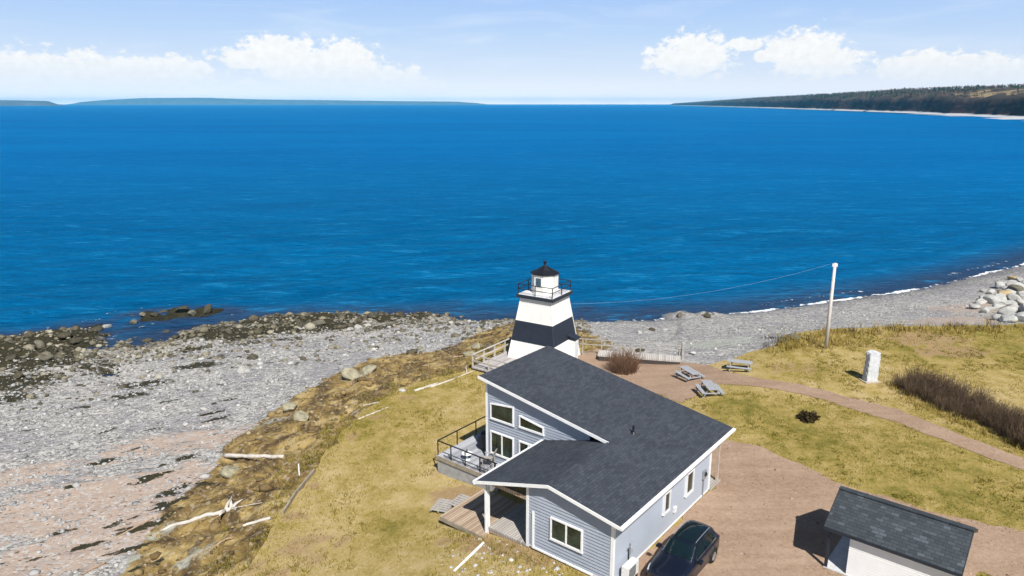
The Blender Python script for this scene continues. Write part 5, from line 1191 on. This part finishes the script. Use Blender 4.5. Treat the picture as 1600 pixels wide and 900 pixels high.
# short turf tufts scattered over the whole green so that it reads as grass
LP = rg.rand(90000, 2) * np.array([70, 46]) + np.array([-22, 19])
okm = poly_sd(LP, EDGE) > .2
for poly in (drive, path): okm &= poly_sd(LP, np.array(poly)) < 0.0
ii_, jj_ = hij(LP[:, 0], LP[:, 1]); okm &= ~((ii_ > -.2) & (ii_ < 12) & (jj_ > .2) & (jj_ < 14.6))
dens_ = fbm(LP[:, 0] / 1.3, LP[:, 1] / 1.3, 61, 4); okm &= dens_ > .42
fr_ = (np.abs(LP[:, 0]) < LP[:, 1] * .78 + 2); LP = LP[okm & fr_]
zz_ = zlawn(LP[:, 0], LP[:, 1]) + .03
for (x_, y_), z_ in zip(LP[:26000], zz_[:26000]): blades(mb, x_, y_, z_, 2, rg.uniform(.05, .12), .06, rg, .018, .7)
CL = LP[fbm(LP[:, 0] / 2.4, LP[:, 1] / 2.4, 66, 3) > .55]
for (x_, y_) in CL[:2600]: blades(mb, x_, y_, float(zlawn(x_, y_)) + .03, 5, rg.uniform(.10, .22), .09, rg, .022, .6)
BQ = rg.rand(40000, 2) * np.array([34, 50]) + np.array([-24, 18]); bz_, bE_, bT_, *_r = terrain(BQ[:, 0], BQ[:, 1], True)
bk_ = (bE_ < .1) & (bT_ > .2) & (rg.rand(len(BQ)) < np.exp(np.minimum(bE_, 0) / 1.1)) & (fbm(BQ[:, 0] / 1.5, BQ[:, 1] / 1.5, 91, 3) > .42)
for (x_, y_), z_ in list(zip(BQ[bk_], bz_[bk_]))[:3200]: blades(mb, x_, y_, z_, 5, rg.uniform(.12, .30), .12, rg, .022, .8)
tag(mb.build('grass', M_TUFT), 'rough yellow-green turf covering the green and the house lot', 'grass', kind='stuff')

# ================================================================== stones, boulders, driftwood, timber edging
def ico(seed, sub=1):
    bm = bmesh.new(); bmesh.ops.create_icosphere(bm, subdivisions=sub, radius=1.0); rg = np.random.RandomState(seed)
    co = np.array([v.co for v in bm.verts])
    for _ in range(6):
        n = rg.normal(size=3); n /= np.linalg.norm(n); d = rg.uniform(.45, .85); e = np.maximum(co @ n - d, 0); co = co - e[:, None] * n
    f = np.array([[v.index for v in q.verts] for q in bm.faces]); bm.free(); return co, f
ICO = [ico(k) for k in range(10)]
def scatter(name, P, size, tone, mat, label, seed):
    rg = np.random.RandomState(seed); V = []; F = []; A = []; off = 0
    for p_, s, t in zip(P, size, tone):
        v, f = ICO[rg.randint(10)]; a = rg.rand() * 6.28; c_, s_ = math.cos(a), math.sin(a)
        v = v * np.array([s, s * rg.uniform(.6, 1), s * rg.uniform(.35, .7)]); v = np.stack([v[:, 0] * c_ - v[:, 1] * s_, v[:, 0] * s_ + v[:, 1] * c_, v[:, 2]], 1) + p_
        V.append(v); F.append(f + off); A.append(np.full(len(v), t)); off += len(v)
    o = mesh_np(name, np.concatenate(V), np.concatenate(F), mat, dict(tone=np.concatenate(A)), smooth=False)
    return tag(o, label, 'stones', kind='stuff')
def m_stone(name, stops):
    def f(g, p, co):
        n = g.noise(co, 6, 4); t = g.attr('tone'); g.put(p.inputs['Base Color'], g.mix(0.35, g.ramp(t, stops), g.ramp(n, stops))); p.inputs['Roughness'].default_value = .92; p.inputs['Specular IOR Level'].default_value = .2
        g.put(p.inputs['Normal'], g.bump(n, .4, .03))
    return material(name, f)
M_STONE = m_stone('beach_stone_mat', [(0, (.10, .10, .105)), (.3, (.27, .27, .275)), (.7, (.41, .405, .395)), (1, (.62, .61, .58))])
M_STONEB = m_stone('bank_stone_mat', [(0, (.05, .035, .018)), (.4, (.15, .10, .045)), (.7, (.30, .22, .10)), (1, (.46, .40, .28))])
M_STONER = m_stone('reef_stone_mat', [(0, (.018, .016, .010)), (.4, (.085, .075, .05)), (.65, (.27, .245, .18)), (1, (.48, .45, .36))])
rg = np.random.RandomState(71)
Q = rg.rand(90000, 2) * np.array([110, 80]) + np.array([-55, 22]); Q = Q[np.abs(Q[:, 0]) < Q[:, 1] * .78 + 3]
qz, qE, qT, qS, qtb, qts, qbk, qrim, qrf2, qleft = terrain(Q[:, 0], Q[:, 1], True)
isb = (qT < -.1) & (qS > .3); sandq = spots(Q[:, 0], Q[:, 1], [(60, 800, 3.0, 1), (150, 850, 2.6, 1), (230, 760, 2, .9), (330, 690, 1.6, .7), (250, 690, 2, .75)], -3)
keep = isb & (rg.rand(len(Q)) < np.clip(.30 + .9 * (fbm(Q[:, 0] / 3, Q[:, 1] / 3, 81, 3) - .35) - .5 * sandq, .03, .8)) & ((qleft > .4) | (rg.rand(len(Q)) < .5))
keep &= (qts < .86) | (qleft < .4)
K = np.where(keep)[0][:10000]; szs = np.clip(rg.lognormal(-2.25, .5, len(K)), .05, .42) * np.where(qleft[K] > .4, 1, .62)
scatter('beach_stones', np.column_stack([Q[K], qz[K] + szs * .12]), szs, np.clip(rg.normal(.48, .22, len(K)), 0, 1), M_STONE, 'loose pale grey cobbles strewn over the whole beach', 1)
isk = (qbk > .35) & (rg.rand(len(Q)) < .55 * qleft); K = np.where(isk)[0][:1500]; szs = np.clip(rg.lognormal(-2.2, .6, len(K)), .04, .5)
scatter('bank_stones', np.column_stack([Q[K], qz[K] + szs * .1]), szs, np.clip(rg.normal(.42, .25, len(K)), 0, 1), M_STONEB, 'brown stones and clods on the eroding bank below the lawn', 2)
isr = (qS < 4 + 16 * rg.rand(len(Q)) ** 3) & (qS > -6) & (qleft > .3) & (qz > SEA - .05) & (rg.rand(len(Q)) < .5); K = np.where(isr)[0][:5000]; szs = np.clip(rg.lognormal(-1.85, .6, len(K)), .07, .8)
scatter('reef_stones', np.column_stack([Q[K], qz[K] + szs * .1]), szs, np.clip(rg.normal(.42, .27, len(K)), 0, 1), M_STONER, 'weedy stones along the water line of the rocky shore', 3)
# pale stones in the rough grass by the house
G2 = [on(px_, py_) for px_, py_ in [(rg.uniform(690, 960), rg.uniform(840, 915)) for _ in range(150)] if py_ > 770 + (px_ - 690) * .42 + 10]
scatter('grass_stones', np.array(G2) + [0, 0, .02], np.clip(rg.lognormal(-2.75, .5, len(G2)), .03, .17), rg.uniform(.6, 1, len(G2)), M_STONE, 'small pale stones scattered in rough grass before the house', 4)

DQ = rg.rand(9000, 2) * np.array([40, 30]) + np.array([3, 18]); DQ = DQ[(poly_sd(DQ, np.array(drive)) > .05) | ((poly_sd(DQ, np.array(path)) > .05) & (rg.rand(len(DQ)) < .6))]
di, dj = hij(DQ[:, 0], DQ[:, 1]); DQ = DQ[(dj < .2) | (di > 12)][:900]; szs = np.clip(rg.lognormal(-3.3, .5, len(DQ)), .015, .11)
scatter('gravel_stones', np.column_stack([DQ, zlawn(DQ[:, 0], DQ[:, 1]) + .06]), szs, rg.uniform(0, 1, len(DQ)), m_stone('gravel_stone_mat', [(0, (.08, .055, .04)), (.5, (.28, .20, .15)), (1, (.52, .46, .40))]), 'loose stones strewn over the driveway and footpath', 6)
M_BOUL = worn('boulder_grey', (.40, .39, .37), .9, .22, 2.5, .2, .8); M_BOULP = worn('boulder_pale', (.42, .42, .40), .9, .14, 2.5, .2, .8); M_BOULT = worn('boulder_tan', (.44, .34, .19), .9, .18, 2.5, .2, .8); M_BOULG = worn('boulder_bank', (.31, .285, .20), .9, .25, 2.0, .25, .9); M_BOULW = worn('boulder_weedy', (.07, .062, .04), .85, .3, 4, .3, .9); M_BOULO = worn('boulder_olive', (.15, .14, .105), .9, .25, 2.5, .2, .8)
VAR = {}
def boulder(px, py, r, mat, label, group, seed, flat=.65, name='boulder', dz=.15):
    key = (mat.name, seed % 6)
    if key not in VAR: o = rough_rock(name, mat, seed % 6 + 40, (1, 1, 1)); VAR[key] = o
    else: o = VAR[key].copy(); COL.objects.link(o)
    rgb = np.random.RandomState(seed * 7 + 1); p_ = ont(px, py); o.location = (p_[0], p_[1], p_[2] + r * dz); o.scale = (r * rgb.uniform(.9, 1.3), r * rgb.uniform(.8, 1.1), r * flat * rgb.uniform(.8, 1.2)); o.rotation_euler = (rgb.normal(0, .2), rgb.normal(0, .2), rgb.rand() * 6.28)
    return tag(o, label, 'boulder', group)
rip = [(1524, 482, .85), (1538, 488, .6), (1548, 485, .7), (1540, 468, .85), (1533, 474, .75), (1550, 474, 1.0), (1560, 482, .9), (1547, 459, .7), (1536, 456, .6), (1565, 470, .95), (1572, 455, 1.0), (1562, 450, .9), (1580, 446, .9), (1590, 452, 1.1), (1580, 462, 1.0), (1576, 478, .95),
       (1586, 487, 1.0), (1573, 492, 1.0), (1596, 478, 1.1), (1598, 464, 1.0), (1604, 490, 1.1), (1588, 498, .9), (1575, 503, .95), (1598, 503, 1.0), (1560, 500, .7), (1612, 476, 1.1), (1614, 457, 1.1), (1625, 466, 1.1), (1630, 485, 1.2), (1618, 500, 1.1), (1645, 475, 1.2), (1606, 446, .9), (1630, 447, 1), (1655, 460, 1.1), (1650, 495, 1.2), (1583, 470, .9), (1592, 440, .7), (1570, 445, .6)]
for k, (a, b, r_) in enumerate(rip): boulder(a, b, r_ * .86, M_BOULP if k % 4 else M_BOUL, 'grey or whitish angular boulder in the armour-stone pile on the right-hand beach', 'armour stones on the right-hand beach', k, .7, dz=.30)
boulder(1572, 464, 1.0, M_BOULT, 'tan boulder in the midst of the whitish armour stones', None, 3, dz=.4)
boulder(1588, 458, .9, M_BOULO, 'olive-brown boulder beside the tan boulder in the armour-stone pile', None, 5, dz=.4)
boulder(1583, 436, .9, M_BOULT, 'low tan boulder on open shingle seaward of the armour-stone pile', None, 8, .4)
lb = [(225, 493, .8, 3), (255, 490, .9, 3), (285, 487, 1.0, 3), (300, 491, .7, 3), (325, 487, .8, 3), (205, 496, .6, 3), (185, 508, .6, 3), (165, 512, .7, 0), (150, 516, .8, 3), (210, 505, .6, 3), (240, 493, .7, 3), (545, 517, .6, 0), (500, 503, .9, 3), (475, 508, .7, 3), (560, 512, .6, 0), (610, 508, .6, 3), (575, 510, .5, 0), (705, 505, .5, 0), (380, 581, .75, 0), (320, 640, .4, 0), (100, 530, .9, 3), (60, 540, .8, 3), (120, 535, .7, 3), (30, 590, .8, 3), (75, 560, .7, 3), (20, 560, .8, 3), (260, 520, .5, 3),
      (455, 640, .8, 3), (470, 655, .7, 3), (550, 590, 1.0, 3), (575, 580, .7, 3), (362, 740, .7, 3), (1000, 520, .4, 0), (1062, 494, .6, 3), (1105, 496, .65, 3), (1018, 516, .5, 3), (1030, 540, .5, 0), (905, 478 + 35, .5, 3), (1225, 535, .7, 3), (1240, 530, .8, 3), (1000, 548, .5, 3), (745, 545, .7, 3), (735, 555, .6, 3)]
for k, (a, b, r_, c_) in enumerate(lb):
    sea_ = b < 545 and a < 560; bank_ = (420 < a < 620 and b > 570) or (340 < a < 370) or (730 < a < 750)
    g_ = ('weedy boulder at the waterline of the rocky shore', 'boulders at the rocky waterline') if sea_ and a < 720 and not bank_ else ('rounded olive-grey boulder at the foot of the brown bank', 'boulders at the foot of the bank') if bank_ else ('dark boulder lying alone on pale shingle', 'single boulders on the shingle')
    boulder(a, b, r_ * (.8 if not bank_ else .9), (M_BOULG if bank_ else M_BOULW if k % 3 else M_BOULO) if c_ == 3 else M_BOUL, g_[0], g_[1], 50 + k, .65)

def log(pts, r0, r1, label, mat=None, branches=(), name='driftwood_log', lift=.6):
    P3 = [ont(a, b) for a, b in pts]; Z = np.array([p[2] for p in P3]); n = 14
    t = np.linspace(0, 1, len(P3)); tt = np.linspace(0, 1, n); C_ = np.stack([np.interp(tt, t, [p[k] for p in P3]) for k in range(3)], 1)
    lin = Z[0] + (Z[-1] - Z[0]) * tt; gr = np.array([float(terrain(c[0], c[1])[0]) for c in C_]); up = max(0, np.percentile(gr - lin, 70)) if len(pts) == 2 else 0
    C_[:, 2] = (lin + up if len(pts) == 2 else gr * .5 + C_[:, 2] * .5) + r0 * lift
    rg = np.random.RandomState(int(pts[0][0] * 3 + pts[0][1])); C_[1:-1] += rg.normal(0, r0 * .10, (n - 2, 3)); mb = MB()
    mb.tube([tuple(c) for c in C_], [(r0 + (r1 - r0) * q) * .85 * rg.uniform(.92, 1.08) for q in tt], 9)
    for (at_, ang, ln, up_) in branches:
        c = C_[int(at_ * (n - 1))]; mb.tube([tuple(c), (c[0] + ln * .5 * math.cos(ang), c[1] + ln * .5 * math.sin(ang), c[2] + up_ * .6), (c[0] + ln * math.cos(ang) + .1, c[1] + ln * math.sin(ang), c[2] + up_)], [r1 * .8, r1 * .55, r1 * .2], 6)
    return tag(mb.build(name, mat or M_DRIFT, None, True), label, 'driftwood')
log([(252, 831), (300, 814), (362, 796)], .10, .15, 'long bleached driftwood trunk with broken roots on the brown bank', None, ((1, 2.0, .8, .35), (1, -.6, .9, .1), (.97, -1.7, .8, .2), (1, .9, .6, .3), (.98, 1.4, .5, .5)))
log([(380, 824), (423, 812)], .09, .10, 'short whitish driftwood log at the edge of the lawn beside the rooted trunk')
log([(326, 862), (345, 848), (366, 828)], .05, .07, 'thin forked brown branch running down from the rooted trunk', M_DRIFTB, ((.6, .2, .5, .2),))
log([(352, 714), (443, 716)], .17, .14, 'straight pale driftwood log lying level across the upper bank')
log([(366, 795), (410, 787)], .035, .02, 'slender bleached stick lying right of the rooted trunk', None)
log([(183, 840), (240, 810)], .055, .05, 'tan pole lying on the red sand', M_DRIFTB)
log([(128, 899), (165, 880)], .06, .05, 'tan pole half in the photo at the bottom edge of the beach', M_DRIFTB)
log([(672, 606), (700, 597), (742, 580)], .10, .07, 'pale driftwood log pointing to the timber deck corner', None, ((.9, 1.8, .8, .5),))
log([(648, 612), (684, 600)], .12, .09, 'stubby grey driftwood log left of the timber deck')
log([(560, 656), (607, 637)], .07, .05, 'grey driftwood stick on the lawn edge below the brown clay', None)
log([(708, 560), (738, 556)], .10, .08, 'short brown log lying in front of the timber deck crib', M_DRIFTB)
log([(565, 635), (592, 629)], .06, .05, 'small bleached stick in the brown clay bank', None)
log([(712, 593), (752, 574)], .07, .05, 'thin white pole leaning towards the roof corner from the driftwood heap', None)
for k, (p0, p1, lab) in enumerate((((442, 806), (464, 771), 'lower weathered timber plank edging the lawn'), ((465, 770), (492, 738), 'upper weathered timber plank edging the lawn'))):
    a = on(*p0); b = on(*p1); mb = MB(); mb.bar((a[0], a[1], a[2] + .06), (b[0], b[1], b[2] + .06), .10, .36); tag(mb.build('timber_edging', M_TIMBER), lab, 'edging')
p_ = ont(343, 742) if False else on(471, 690); mb = MB(); mb.box(-.035, .035, -.035, .035, -.2, .75); o = tag(mb.build('marker_stake', M_WHITE), 'short white stake standing at the edge of the lawn', 'stake'); o.location = tuple(ont(468, 745 - 2))
for k, (a, b, lab) in enumerate(((629, 612, 'whitish block lying at the lawn edge near driftwood'), (1082, 553, 'flat pale plank lying on grass right of the gate post'))):
    p_ = on(a, b); o = rough_rock('pale_block', M_BOULP, 90 + k, (.32, .22, .16), sub=2); o.location = (p_[0], p_[1], p_[2] + .1); tag(o, lab, 'stone')
